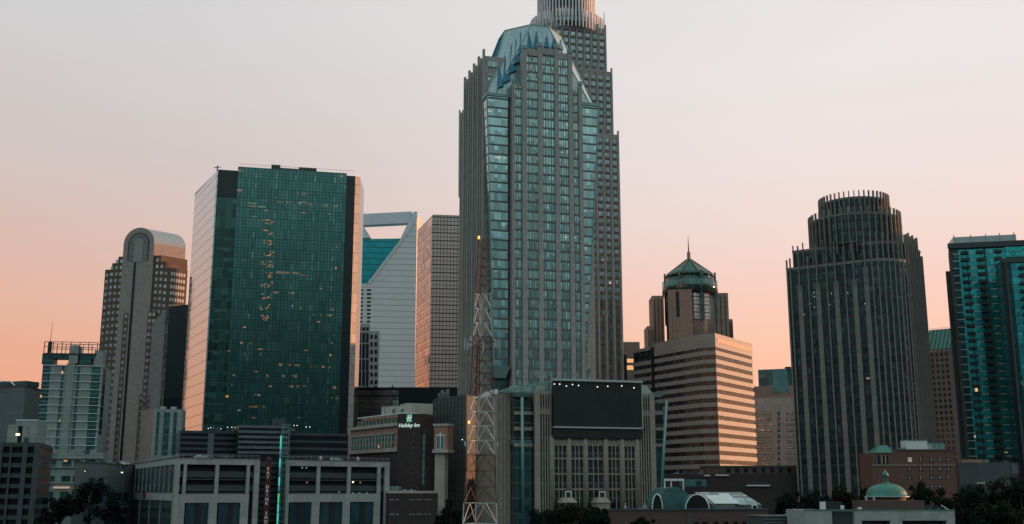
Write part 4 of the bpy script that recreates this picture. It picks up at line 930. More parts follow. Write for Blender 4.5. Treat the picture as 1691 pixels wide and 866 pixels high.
# ================================================================== green glass balcony tower, far right
M['tealglass'] = curtain('teal_apartment_glass', (.06, .48, .48), .64, .08, 1.35, 3.25, .05, .10, (.02, .12, .12), tilt=.02, var=.5, col2=(.03, .30, .32), lit=.004)
M['dkglass'] = curtain('dark_apartment_glass', (.02, .09, .10), .45, .08, 1.8, 3.25, .08, .12, (.02, .04, .04), tilt=.02, var=.6)
M['tgrey'] = stone('charcoal_panels', (.062, .072, .075), 2.0, 3.25, .2)
a = corner(1574, 500, 470); dT = unit(.975, -.22); f_ = Face(a, a + dT*48); T = thing('teal_apartment_tower', 'teal glass apartment tower with rows of small dark balconies on the far right', 'apartment tower', a + dT*20)
zz = f_.z_(1620, 403); m_ = MB(); m_.prism([a, a + dT*48, a + dT*54 - f_.n*26, a + dT*4 - f_.n*26], 0, zz); m_.build('concrete_body', M['tgrey'], T)
m_ = MB(); fl = Face(a - f_.n*14 - dT*1.6, a - dT*1.6 - f_.n*3); m_.prism([a - f_.n*3 - dT*1.6, a - f_.n*3 + dT*.5, a - f_.n*9 + dT*1.5, a - f_.n*9 - dT*.6], 0, f_.z_(1565, 446)); m_.build('side_fin_wall', M['tgrey'], T)
m_ = MB(); f_.box(m_, f_.s_(1576, 400), f_.s_(1680, 390), zz, f_.z_(1620, 388), -14, -2.5); m_.build('roof_screen', M['steel'], T)
for px in (1576, 1604, 1629, 1652, 1676): u = f_.s_(px, 392); f_.one('screen_post', M['steel'], T, u, u + .4, zz, f_.z_(1620, 385), -2.4, -2.1)
f_.one('parapet', M['tgrey'], T, -.4, 48, zz - 1.6, zz + .7, .02, .8)
y_ref = 560
def su(px): return f_.s_(px, 480)
cols = [(1579, 1587, 'dkglass'), (1587.5, 1600, 'tealglass'), (1601.5, 1630, 'tealglass'), (1633, 1666, 'tealglass')]
zlo = f_.z_(1620, 757)
for x0, x1, mt in cols: f_.one('glazing_strip', M[mt], T, su(x0), su(x1), zlo, zz - 2.4, .02, .2)
f_.one('glazing_strip', M['tealglass'], T, su(1664) + .02, 48, f_.z_(1670, 425), zz - 2.0, .02, .2)
n_ = int((zz - zlo)/3.25); lm = {}
for x0, x1 in ((1577, 1590), (1606, 1620), (1637, 1655)):
    mm = bxm('slab_edge', M['white'], su(x1) - su(x0), .22, 0, .35)
    for i in range(n_): f_.rep('slab_edge', mm, T, su(x0), zz - 4.2 - 3.25*i)
bm1 = MB().box(0, 3.0, -1.7, 0, 0, .25).box(0, 3.0, -1.7, -1.62, .25, 1.25).box(0, .08, -1.62, 0, .25, 1.25).box(2.92, 3.0, -1.62, 0, .25, 1.25).mesh('balcony', M['dark_steel'])
for px in (1592, 1617.5, 1647):
    for i in range(n_):
        if i > 32: break
        f_.rep('balcony', bm1, T, su(px), zz - 4.4 - 3.25*i)
# its nearer wing at the frame edge
aw = corner(1660, 520, 440); fw = Face(aw, aw + dT*28); T = thing('teal_apartment_wing', 'lower wing of the teal apartment tower cut by the right edge', 'apartment tower', aw + dT*8)
zw = fw.z_(1675, 430); m_ = MB(); fw.box(m_, 0, 28, 0, zw, -10, 0); m_.build('concrete_body', M['gdark'], T); fw.one('parapet', M['tgrey'], T, -.3, 28, zw - 1, zw + .8, .02, .6)
fw.one('glazing_strip', M['dkglass'], T, fw.s_(1669, 520), fw.s_(1676, 520), 40, zw - 1.4, .02, .2); fw.one('glazing_strip', M['tealglass'], T, fw.s_(1677, 520), 28, 40, zw - 1.4, .02, .2)
fw.one('frame_column', M['tgrey'], T, fw.s_(1669, 520) - .5, fw.s_(1669, 520) + .3, 0, zw - 1, .02, .5)
for i in range(22): fw.rep('balcony', bm1, T, fw.s_(1689, 520), zw - 4 - 3.25*i)

# ================================================================== hotel with the lit sign
M['hbrick'] = stone('orange_brick', (.36, .19, .135), .5, .25, .15)
M['hdark'] = stone('dark_brown_wall', (.045, .030, .028), 1.2, 3.2, .2)
M['cream'] = stone('cream_render', (.42, .36, .30), 3, 3.2, .08)
M['hwinm'] = plain('cream_window_frames', (.50, .50, .45), .6)
M['hpane'] = curtain('hotel_glass', (.16, .30, .27), .6, .1, .8, 2.4, .08, .06, (.4, .42, .38), tilt=.03, var=.5, lit=.01)
dh = unit(.80, .60); a = corner(578.5, 730, 452); b = corner(657, 730, 418); f_ = Face(a, b)
T = thing('brick_hotel', 'brick and cream hotel with a dark stair tower carrying a green and white sign', 'hotel', (a + b)/2)
zc, zb_ = f_.z_(618, 707), f_.z_(618, 744)
m_ = MB(); f_.box(m_, 0, f_.L, 0, zc, -14, 0); m_.build('brick_wall', M['hbrick'], T)
f_.one('lower_wall', M['hdark'], T, -.02, f_.L, 0, zb_ - 1.2, .01, .3)  # shade under the upper floors put in as a dark sheet
f_.one('cornice', M['cream'], T, -.5, f_.L + .2, zc - .2, zc + 1.1, .02, .9); f_.one('cornice', M['cream'], T, -.5, f_.L + .2, zb_ - 1.0, zb_ + .4, .02, .9)
f_.one('window_lintel', M['cream'], T, 1.1, f_.L - 2.2, f_.z_(618, 719.5), f_.z_(618, 717.5), .02, .35)
N_ = 14; z1_, z2_, z3_, z4_ = f_.z_(618, 741), f_.z_(618, 732.5), f_.z_(618, 731), f_.z_(618, 720)
for i in range(N_):
    u = 1.3 + (f_.L - 3.8)*i/N_; w_ = (f_.L - 3.8)/N_
    f_.one('window', M['hpane'], T, u + .2, u + w_ - .2, z1_, z2_, .02, .1); f_.one('window', M['hpane'], T, u + .2, u + w_ - .2, z3_, z4_, .02, .1)
    f_.one('window_pier', M['hwinm'], T, u - .15, u + .15, z1_, z4_, .02, .3)
# set-back glazed top floor
fs_ = Face(Vector(f_.p(2.2, 0, -2.4).xy), Vector(f_.p(f_.L - .3, 0, -2.4).xy)); zt_ = fs_.z_(622, 692.5)
fs_.one('top_floor_glass', M['hpane'], T, 0, fs_.L, zc + .6, zt_, -8, 0)
for i in range(12): u = fs_.L*i/12; fs_.one('top_floor_post', M['cream'], T, u, u + .3, zc + .6, zt_, 0, .3)
fs_.one('top_floor_brick', M['hbrick'], T, 3.5, fs_.L, zt_ - .3, zt_ + .9, -8, .4); fs_.one('roof_edge', M['white'], T, -.2, fs_.L + .1, zt_ + .9, zt_ + 1.4, -8, .5)
# white rooftop rooms
fw_ = Face(corner(630, 680, 438), corner(672, 680, 430)); zr_ = fw_.z_(650, 671)
fw_.one('rooftop_room', M['cream'], T, fw_.s_(636, 680), fw_.L, zc, zr_, -7, 0)
for x0, x1 in ((648, 653), (662, 667)): q = fw_.r(x0, 676, x1, 683); fw_.one('room_window', M['hpane'], T, *q, .02, .1)
q = fw_.r(630, 672, 635, 685); fw_.one('roof_tank', M['steel'], T, q[0], q[1], zc, q[3], -3, 0)
for px in (643, 647.5): u = fw_.s_(px, 665); m_ = MB(); p_ = fw_.p(u, 0, -3); m_.lathe((p_.x, p_.y), [(.55, zr_), (.55, zr_ + 2.2), (.65, zr_ + 2.4)], 12); m_.build('roof_vent', M['mint'], T)
fc_ = Face(corner(671, 690, 428), corner(714.5, 690, 432)); q = fc_.r(671, 666, 714, 720); fc_.one('lift_house', M['cream'], T, 0, fc_.L, 0, fc_.z_(692, 666.5), -9, 0)
# dark stair tower
fd = Face(b, corner(696.5, 740, 414)); zd = fd.z_(675, 684)
fd.one('stair_tower', M['hdark'], T, .02, fd.L, 0, zd, -9, .5)
fe = Face(fd.b, corner(717, 740, 416)); fe.one('stair_tower', M['hdark'], T, .02, fe.L, 0, fe.z_(705, 707.5), -8, .3)
uw = fd.s_(696.5, 760) ; fe.one('glass_strip', M['hpane'], T, .0, 1.2, fe.z_(697, 802), fe.z_(697, 717), .3, .42)
u = fd.s_(683, 740)
for i in range(9): z_ = fd.z_(683, 806 - i*10.5); fd.one('stair_window', plain('dim_red_window', (.10, .04, .035), .4) if 'srw' not in M else M['srw'], T, u - .5, u + .5, z_, z_ + 1.4, .5, .56)
# brick turret with a tall window
ft = Face(corner(716.5, 730, 410), corner(739, 730, 408)); zt_, zb2 = ft.z_(727, 704), ft.z_(727, 744)
ft.one('turret', M['hbrick'], T, 0, ft.L, zb2, zt_, -5, 0); ft.one('cornice', M['cream'], T, -.3, ft.L + .3, zt_, zt_ + .9, -5.3, .4); ft.one('cornice', M['cream'], T, -.4, ft.L + .4, zb2 - .9, zb2 + .3, -5.3, .5)
q = ft.r(720.5, 718, 734, 743); ft.one('turret_window_frame', M['white'], T, *q, .02, .2)
for x0, x1 in ((721.5, 726.5), (728.5, 733)): q = ft.r(x0, 720, x1, 742); ft.one('turret_pane', M['hpane'], T, *q, .2, .26)
ft.one('turret_pediment', M['white'], T, ft.s_(726.3, 717), ft.s_(728.7, 717), ft.z_(727, 718), ft.z_(727, 714.5), .02, .2)
fp_ = Face(corner(717.5, 800, 410.5), corner(734, 800, 409.5)); fp_.one('cream_pier', M['cream'], T, 0, fp_.L, 0, zb2 - .9, -4, 0)
# the sign
def text_mesh(s, size, mat, name, face, parent, u, z, dd, depth=.08, shear=0, align='CENTER', bold=0, at=None):
    cu = bpy.data.curves.new(name, 'FONT'); cu.body = s; cu.size = size; cu.shear = shear; cu.extrude = depth; cu.align_x = align; cu.align_y = 'CENTER'; cu.offset = bold; cu.resolution_u = 3
    tmp = bpy.data.objects.new('tmp', cu); COL.objects.link(tmp); bpy.context.view_layer.update()
    me = bpy.data.meshes.new_from_object(tmp.evaluated_get(bpy.context.evaluated_depsgraph_get())); bpy.data.objects.remove(tmp); bpy.data.curves.remove(cu)
    me.materials.clear(); me.materials.append(mat); me.name = name
    o = bpy.data.objects.new(name, me); COL.objects.link(o); o.parent = parent; o.location = face.p(u, z, dd) - wloc(parent); o.rotation_euler = (pi/2, 0, face.rz); return o
M['signw'] = lamp('sign_white_light', (.75, 1, .92), .62); M['signg'] = lamp('sign_green_light', (.05, .55, .22), .35)
us, zs_ = fd.s_(676.5, 703), fd.z_(676, 703)
text_mesh('Holiday Inn', 1.95, M['signw'], 'sign_lettering', fd, T, us, zs_, .56, .06, .25, bold=.03)
ug, zg = fd.s_(677, 691), fd.z_(677, 691)
m_ = MB(); fd.box(m_, ug - 1.15, ug + 1.15, zg - 1.5, zg + 1.4, .5, .58); m_.build('sign_emblem_field', M['signg'], T)
m_ = MB()
for du in (-.5, .5): fd.poly(m_, [(ug + du - .32, zg - 1.3), (ug + du + .02, zg - 1.3), (ug + du + .42, zg + 1.25), (ug + du + .08, zg + 1.25)], .58, .66, px=False)
fd.poly(m_, [(ug - 1.2, zg - .35), (ug + .9, zg + .15), (ug + 1.25, zg + .5), (ug - .8, zg + .05)], .585, .655, px=False); m_.build('sign_emblem', M['signw'], T)

# ================================================================== the parking deck in front
M['conc'] = stone('weathered_concrete', (.33, .335, .32), 4.6, 3.4, .12, .25, .8, .4)
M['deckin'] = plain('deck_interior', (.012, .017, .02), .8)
M['deckpar'] = stone('dark_parapet', (.048, .062, .066), 4.5, 1.2, .15)
M['slotglass'] = curtain('blue_shop_glass', (.035, .10, .13), .45, .1, 2.2, 8, .05, .03, (.02, .03, .035), tilt=.02, var=.5, lit=0)
M['striped'] = curtain('slim_glazed_wall', (.05, .13, .14), .45, .1, 1.65, 3.4, .06, .0, (.3, .33, .31), band=.42, bandcol=(.02, .035, .04), tilt=.02, var=.4)
aD = corner(290, 790, 330); dR1 = unit(.80, .60); dL1 = unit(-.45, .893)
LR = hit(aD, dR1, 643, 790); LLf = hit(aD, dL1, 206, 790)
fK = Face(aD, aD + dR1*LR); fJ = Face(aD + dL1*LLf, aD)
zt = zat(290, 756, 330)
T = thing('parking_deck', 'wide concrete parking deck with dark open levels and cars on its roof', 'parking deck', aD + dR1*30)
ra, rb = fK.s_(428, 790), fK.s_(472, 790)
inn = -fK.n
far = aD + dL1*LLf + dR1*LR
m_ = MB(); m_.prism([aD + (dR1+dL1)*2.2, Vector(fK.p(ra, 0, -2).xy), Vector(fK.p(ra, 0, -7).xy), Vector(fK.p(rb, 0, -7).xy), Vector(fK.p(rb, 0, -2).xy), aD + dR1*(LR - .5) - fK.n*2, far - dR1*1 - dL1*1, aD + dL1*(LLf-.5) - fJ.n*1.5], 0, zt - 1.2); m_.build('interior', M['deckin'], T)  # solid near-black fill, shade of the open levels put into its colour
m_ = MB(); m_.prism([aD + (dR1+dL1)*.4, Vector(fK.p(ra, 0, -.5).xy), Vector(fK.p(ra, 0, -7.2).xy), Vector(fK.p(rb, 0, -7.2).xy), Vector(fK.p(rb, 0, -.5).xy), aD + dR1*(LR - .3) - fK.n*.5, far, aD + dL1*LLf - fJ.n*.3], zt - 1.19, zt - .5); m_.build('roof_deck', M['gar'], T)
for s0_, s1_ in ((0, ra), (rb, LR)):
    fK.one('top_beam', M['conc'], T, s0_, s1_, zt - 1.9, zt, -.6, .15); fK.one('coping', M['gar'], T, s0_ - .1, s1_ + .1, zt, zt + .18, -.8, .35)
fJ.one('top_beam', M['conc'], T, 0, fJ.L, zt - 1.9, zt, -.6, .1); fJ.one('coping', M['gar'], T, -.1, fJ.L, zt + .0, zt + .18, -.8, .3)
zm1, zm0 = zt - 10.6, zt - 13.2
def colz(x0, x1, z0=0, z1=None, dd=.12, nm='column'): fK.one(nm, M['conc'], T, fK.s_(x0, 790), fK.s_(x1, 790), z0, (zt - 1.9) if z1 is None else z1, -.6, dd)
for x0, x1 in ((290, 296.5), (302.5, 307.5), (355, 361), (407, 412), (419.5, 428), (472.5, 477.5), (523, 528.5), (573.5, 579), (623, 628.5), (635, 643)): colz(x0, x1)
fJ.one('column', M['conc'], T, fJ.L - 2.4, fJ.L, 0, zt - 1.9, -.6, .08)
for x0, x1 in ((296, 412), (472.5, 628.5)): fK.one('mid_beam', M['conc'], T, fK.s_(x0, 800), fK.s_(x1, 800), zm0, zm1, -.55, .2)
for x0, x1 in ((296, 306), (347, 360), (399, 412), (472.5, 478), (516, 529), (567, 579), (618, 628.5)): colz(x0, x1, 0, zm0, .2, 'lower_column')
# dark parapets of the open levels and shop glass below
for x0, x1 in ((308, 355), (361, 407), (478, 523), (529, 573), (579, 623), (297, 302.5), (412.5, 419.5), (629, 635)):
    a0, b0 = fK.s_(x0, 790) + .02, fK.s_(x1, 790) - .02
    for k in range(2):
        z_ = zt - 4.2 - 4.1*k
        fK.one('level_parapet', M['deckpar'], T, a0, b0, z_ - 1.5, z_ - .1 + .4, -.9, -.5)
        if x1 - x0 > 20: fK.one('level_soffit', M['deckpar'], T, a0, b0, z_ - 2.3, z_ - 1.9, -1.9, -.5)
for x0, x1 in ((306.5, 347), (360.5, 399), (478.5, 516), (529.5, 567), (579.5, 618)):
    a0, b0 = fK.s_(x0, 850), fK.s_(x1, 850); mid = (a0+b0)/2
    for l, r in ((a0 + .05, mid - .9), (mid + .9, b0 - .05)): fK.one('shop_window', M['slotglass'], T, l, r, 2, zm0 - .1, -.5, -.3)
    fK.one('window_post', M['deckin'], T, mid - .9, mid + .9, 2, zm0 - .02, -.5, -.15)
# glazed left side with thin mullions
fJ.one('glazed_wall', M['striped'], T, .6, fJ.L - 2.4, zt - 10.2, zt - 1.9, -.4, -.1)
for i in range(13): u = .6 + (fJ.L - 3.0)*i/12; fJ.one('mullion', M['conc'], T, u - .14, u + .14, zt - 10.2, zt - 1.9, -.1, .12)
for s0_, s1_ in ((.8, 7.5), (9.5, 19.5), (21.5, fJ.L - 3)): 
    if s1_ > s0_: fJ.one('side_spandrel', M['conc'], T, s0_, s1_, zt - 12.6, zt - 10.3, -.4, .12); fJ.one('side_window', M['striped'], T, s0_, s1_, 2, zt - 12.7, -.4, -.05)
    for i in range(5): u = s0_ + (s1_ - s0_)*i/4; fJ.one('mullion', M['conc'], T, u - .18, u + .18, 2, zt - 12.61, -.05, .12)
# red marquee sign on the left side
m_ = MB(); um = fJ.s_(239, 818); zz = fJ.z_(239, 818)
m_ = MB(); fJ.box(m_, um - 3.0, um + 3.0, zz - .9, zz + .9, .14, .3); TS = m_.build('shop_sign', plain('dark_red_sign', (.16, .02, .012), .5), None, at=tuple(fJ.p(um, zz, .2))); tag(TS, 'small dark red shop sign on the glazed left side of the parking deck', 'sign')
# roof rail and roof lamps
m_ = MB()
for fa, s0_, s1_ in ((fJ, 0, fJ.L), (fK, 0, ra), (fK, rb, LR)):
    m_.beam(fa.p(s0_, zt + 1.1, -.5), fa.p(s1_, zt + 1.1, -.5), .05); m_.beam(fa.p(s0_, zt + .65, -.5), fa.p(s1_, zt + .65, -.5), .04)
    k = int((s1_-s0_)/2.2)
    for i in range(k+1): u = s0_ + (s1_-s0_)*i/k; m_.beam(fa.p(u, zt + .18, -.5), fa.p(u, zt + 1.1, -.5), .045)
m_.build('roof_railing', M['steel'], T)
# lights inside the levels
for px, py, mt in ((584, 796.5, 'warm'), (596, 797, 'glowdim'), (507, 772.5, 'coolglow'), (500, 772.5, 'coolglow'), (584, 815, 'coolglow'), (595, 815, 'coolglow'), (607, 815, 'coolglow'), (561, 813, 'glowdim'), (508, 797, 'glowdim')):
    u, z_ = fK.s_(px, py), fK.z_(px, py); fK.one('level_lamp', M[mt], T, u - .28, u + .28, z_ - .25, z_ + .25, -.49, -.4)
# recess wall with ribs
fZ = Face(fK.p(ra, 0, -6.9).xy, fK.p(rb, 0, -6.9).xy)
for i in range(14): fZ.one('recess_rib', M['deckpar'], T, 0, fZ.L, zt - 2.2 - i*1.9, zt - 1.2 - i*1.9, 0, .3)

# blade sign with vertical lettering
u = fK.s_(440, 800); pS = fK.p(u, 0, .8)
T = thing('blade_sign', 'tall dark red vertical sign with white letters on the front of the parking deck', 'sign', (pS.x, pS.y))
fs2 = Face(Vector(pS.xy) - Vector((.85, 0)), Vector(pS.xy) + Vector((.85, 0)))
zt2 = fs2.z_(441, 759)
m_ = MB(); fs2.box(m_, 0, 1.7, 8, zt2, -.5, 0); m_.build('sign_panel', plain('sign_red_panel', (.085, .012, .012), .5), T)
m_ = MB(); fs2.box(m_, -.15, 1.85, zt2, zt2 + .35, -.6, .1); fs2.poly(m_, [(.1, zt2 + .35), (1.6, zt2 + .35), (.85, zt2 + 1.0)], -.4, 0, px=False); m_.build('sign_cap', M['redpaint'], T)
M['letter'] = lamp('sign_letters', (.85, .80, .75), .32)
y_ = 774.5
for wd in ('EAT', 'DRINK', 'SHOP'):
    for ch in wd:
        text_mesh(ch, 1.35, M['letter'], 'letter', fs2, T, .85, fs2.z_(441, y_), .05, .04); y_ += 6.9 if wd != 'DRINK' else 6.8
    y_ += 9.5
# neon pylon
u = fK.s_(466, 790); pN = fK.p(u, 0, 1.4)
T = thing('neon_pylon', 'slim lattice pylon with a glowing teal light strip at the middle of the parking deck', 'light pylon', (pN.x, pN.y))
zt3 = zat(466, 701, pN.y); w2 = 1.05
m_ = MB()
for dx in (-w2, w2):
    for dy in (-w2, w2): m_.beam((pN.x + dx, pN.y + dy, 0), (pN.x + dx, pN.y + dy, zt3), .09)
nlev = 26
for i in range(nlev+1):
    z_ = zt3 - i*2.0
    if z_ < 0: break
    for dx in (-w2, w2): m_.beam((pN.x + dx, pN.y - w2, z_), (pN.x + dx, pN.y + w2, z_), .06)
    for dy in (-w2, w2): m_.beam((pN.x - w2, pN.y + dy, z_), (pN.x + w2, pN.y + dy, z_), .06); m_.beam((pN.x, pN.y + dy, z_), (pN.x, pN.y + dy, max(0, z_ - 2)), .04)
m_.build('lattice', M['mint'], T)
M['neon'] = lamp('teal_neon', (.10, .95, .80), .5); M['neonb'] = lamp('blue_neon', (.05, .35, .65), .35); M['neong'] = lamp('green_neon', (.10, .9, .40), .5)
seg = [(720, 742, 'neon'), (743, 757, 'neonb'), (758, 773, 'neon'), (774, 787, 'neonb'), (788, 803, 'neon'), (804, 812, 'neonb'), (815, 832, 'neong'), (833, 846, 'neon'), (847, 862, 'neon'), (863, 872, 'neon')]
for y0_, y1_, mt in seg: m_ = MB(); m_.beam((pN.x - w2 - .2, pN.y - w2 - .2, zat(460, y1_, pN.y)), (pN.x - w2 - .2, pN.y - w2 - .2, zat(460, y0_, pN.y)), .26, 8); m_.build('light_tube', M[mt], T)
# garages between the deck and the green tower
for (x0, x1, yt, yb, Y, st, nm, lb) in ((393, 476, 703, 760, 400, 8.4, 'banded_garage', 'grey garage with horizontal bands between the parking deck and the green tower'), (298, 393, 712, 760, 405, 9.2, 'dark_banded_garage', 'very dark low garage with faint bands left of the grey banded one'), (476, 575, 716, 760, 412, 12, 'black_low_garage', 'black low garage with a few white lamps behind the parking deck roof')):
    f_ = Face(corner(x0, 730, Y), corner(x1, 730, Y + (x1-x0)*.08)); T = thing(nm, lb, 'garage', f_.a); zz = f_.z_((x0+x1)/2, yt)
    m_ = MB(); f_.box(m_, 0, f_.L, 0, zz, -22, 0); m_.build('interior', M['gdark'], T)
    for i in range(6):
        z_ = zz - i*st*.222; f_.one('level_band', M['deckpar'] if x0 != 393 else M['grey'], T, 0, f_.L, z_ - .95, z_, .02, .4)
    if x0 == 393: f_.one('stair_head', M['tgrey'], T, f_.s_(454, 700), f_.s_(472, 700), zz, f_.z_(463, 691), -6, -.5)
    if x0 == 298:
        f_.one('centre_post', M['grey'], T, f_.s_(343, 730), f_.s_(353, 730), 0, zz - 1, .4, .6)
        for px, py in ((345, 707.5), (349, 706), (354, 706), (361, 708), (366, 708), (377, 705.5), (384, 705.5)): u, z_ = f_.s_(px, py), f_.z_(px, py); m_ = MB(); f_.box(m_, u - .13, u + .13, z_ - .12, z_ + .12, -2, -1.7); m_.build('roof_lamp', M['coldlamp'], T)
    if x0 == 476:
        for px, py in ((487, 702.5), (492, 702.5), (507, 705), (513, 705)): u, z_ = f_.s_(px, py), f_.z_(px, py); m_ = MB(); f_.box(m_, u - .13, u + .13, z_ - .12, z_ + .12, -2, -1.7); m_.build('roof_lamp', M['coldlamp'], T)
# low brick annex right of the deck
f_ = Face(corner(641, 830, 372), corner(723, 830, 382)); T = thing('dark_brick_annex', 'low dark brick annex with white dash windows between the deck and the hotel pier', 'building', f_.a)
zz = f_.z_(680, 815); m_ = MB(); f_.box(m_, 0, f_.L, 0, zz, -18, 0); m_.build('wall', M['hdark'], T); f_.one('coping', M['cream'], T, -.2, f_.L + .2, zz, f_.z_(680, 811), -18, .3)
m_ = MB()
for px in (645, 649, 656, 678, 683, 690, 695, 703, 709):
    for py in (825.5, 849.5):
        u, z_ = f_.s_(px, py), f_.z_(px, py); f_.one('dash_window', M['swhite'], T, u - .42, u + .42, z_ - .1, z_ + .1, .02, .1)
u = f_.s_(664, 800); m_ = MB(); p_ = f_.p(u, 0, -6); m_.box(p_.x - 1.6, p_.x + 1.6, p_.y - 1.5, p_.y + 1.5, zz + .3, zz + 2.4); m_.beam((p_.x + 1.6, p_.y, zz + 1.8), (p_.x + 2.6, p_.y, zz + 1.8), .3); m_.build('roof_plant', M['mint'], T)
for k in range(5): u = f_.s_(672 + k*5.5, 809); p_ = f_.p(u, 0, -4); m_ = MB(); m_.box(p_.x - .5, p_.x + .4, p_.y - .5, p_.y + .5, zz + .3, zz + 1.0 + .3*(k % 2)); m_.build('roof_box', M['steel'], T)

# ================================================================== red and white lattice radio mast
Yt = 300; T = thing('radio_mast', 'red and white lattice radio mast with cell antennas before the tallest tower', 'radio mast', corner(792, 880, Yt))
rows = [(900, 762.5, 822.5), (830, 766, 819.5), (750, 771.5, 816.8), (655, 777, 815.5), (565, 780.8, 812.5), (485, 785, 809.5), (395, 790.8, 807.6)]
def legs(y):
    for (ya, la, ra_), (yb, lb, rb_) in zip(rows, rows[1:]):
        if yb <= y <= ya: t_ = (ya - y)/(ya - yb); return la + (lb-la)*t_, ra_ + (rb_-ra_)*t_
    return rows[-1][1:]
def tri(y):
    l, r = legs(y); z_ = zat(800, y, Yt); xl, xr = ratio(l, y)[0]*Yt, ratio(r, y)[0]*Yt; w_ = xr - xl
    return [Vector((xl, Yt, z_)), Vector((xr, Yt + w_*.12, z_)), Vector((xl + w_*.34, Yt + w_*.86, z_))]
def lattice(y0, y1, n, mat, nm, r=.14, closed=False):
    m_ = MB()
    for i in range(n):
        A_, B_ = tri(y0 + (y1-y0)*i/n), tri(y0 + (y1-y0)*(i+1)/n)
        for k in range(3):
            j = (k+1) % 3; m_.beam(A_[k], B_[k], r*1.3); m_.beam(B_[k], B_[j], r*.75)
            mid = (B_[k] + B_[j])/2; m_.beam(A_[k], mid, r*.7); m_.beam(A_[j], mid, r*.7)
    return m_.build(nm, mat, T)
M['mastwhite'] = plain('mast_white', (.44, .45, .44), .6); M['mastred'] = plain('mast_red', (.10, .032, .026), .6)
lattice(900, 831, 2, M['mastwhite'], 'white_section', .17); lattice(831, 751, 3, M['mastred'], 'red_section', .17)
lattice(751, 655, 4, M['mastwhite'], 'white_section', .15); lattice(655, 556, 5, M['mastred'], 'red_section', .14); lattice(556, 485, 3, M['mastwhite'], 'white_section', .13); lattice(485, 395, 6, M['mastred'], 'red_section', .11)
m_ = MB()
for i in range(3): a_ = tri(655)[0] + Vector((1.2 + i*.25, 1.5, 0)); b_ = tri(570)[0] + Vector((1.0 + i*.25, 1.2, 0)); m_.beam(a_, b_, .12)
m_.build('cable_run', M['mastred'], T)
t_ = tri(395); m_ = MB(); m_.lathe((t_[0].x, t_[0].y), [(.28, t_[0].z), (.28, t_[0].z + .7), (.1, t_[0].z + .9)], 10); m_.build('beacon', M['amber'], T)
p_ = tri(698)[0]; m_ = MB(); m_.lathe((p_.x, p_.y - .3), [(.25, p_.z - .3), (.25, p_.z + .4)], 10); m_.build('beacon', M['amber'], T)
# antenna platform
pl = tri(565); m_ = MB()
for k in range(3): m_.beam(pl[k] + (pl[k] - (pl[0]+pl[1]+pl[2])/3)*.55, pl[(k+1) % 3] + (pl[(k+1) % 3] - (pl[0]+pl[1]+pl[2])/3)*.55, .1)
m_.build('antenna_frame', M['dark_steel'], T)
for px, y0_, y1_, mt in ((767, 558, 578, 'mastwhite'), (772, 562, 578, 'mastwhite'), (776, 556, 574, 'mastwhite'), (779, 556, 571, 'mastwhite'), (798, 564, 581, 'mastwhite'), (817.5, 560, 574, 'mastwhite'), (821, 561, 576, 'mastwhite'), (825, 560, 578, 'mastwhite')):
    q0, q1 = pt(px, y1_, Yt - .6), pt(px, y0_, Yt - .6); m_ = MB(); m_.box(q0.x - .17, q0.x + .17, q0.y - .12, q0.y + .12, q0.z, q1.z); m_.beam((q0.x, q0.y, (q0.z+q1.z)/2), (q0.x + (1.0 if px < 795 else -1.0), q0.y + .9, (q0.z+q1.z)/2), .06); m_.build('panel_antenna', M[mt], T)
for px, y0_, y1_ in ((768, 729, 737), (822, 730, 737)): q0 = pt(px, y1_, Yt - .3); q1 = pt(px, y0_, Yt - .3); m_ = MB(); m_.box(q0.x - .2, q0.x + .2, q0.y - .15, q0.y + .15, q0.z, q1.z); m_.beam((q0.x, q0.y, q0.z + .5), (q0.x + (.9 if px < 795 else -.9), q0.y + .3, q0.z + .5), .05); m_.build('panel_antenna', M['mastwhite'], T)

# ================================================================== market hall with green barrel vaults, brick below
M['vgreen'] = stone('green_vault_metal', (.045, .13, .13), 1.2, 9, .2, .2, .5)
M['lowbrick'] = stone('low_red_brick', (.10, .06, .048), .6, .3, .15)
M['skyl'] = curtain('glass_skylight', (.45, .5, .5), .7, .15, 1.5, 1.0, .12, .1, (.1, .15, .15), tilt=.05, var=.8, col2=(.06, .12, .12))
f_ = Face(corner(1005, 850, 345), corner(1268, 850, 352)); T = thing('vaulted_market_hall', 'low brick hall with dark green barrel vaults and white rimmed arched windows', 'market hall', (f_.a + f_.b)/2)
zz = f_.z_(1130, 843); f_.one('brick_wall', M['lowbrick'], T, 0, f_.L, 0, zz, -34, 0); f_.one('coping', M['gar'], T, -.2, f_.L + .2, zz, zz + .5, -1, .3)
for i, px in enumerate((1150, 1164, 1183, 1199, 1215, 1230, 1246)): u = f_.s_(px, 864); f_.one('window', M['gdark'], T, u - .7, u + .7, f_.z_(1150, 872), f_.z_(1150, 862), .02, .1)
f_.one('stone_panel', M['gar'], T, f_.s_(1134, 855), f_.s_(1141, 855), 2, zz - .8, .02, .25)
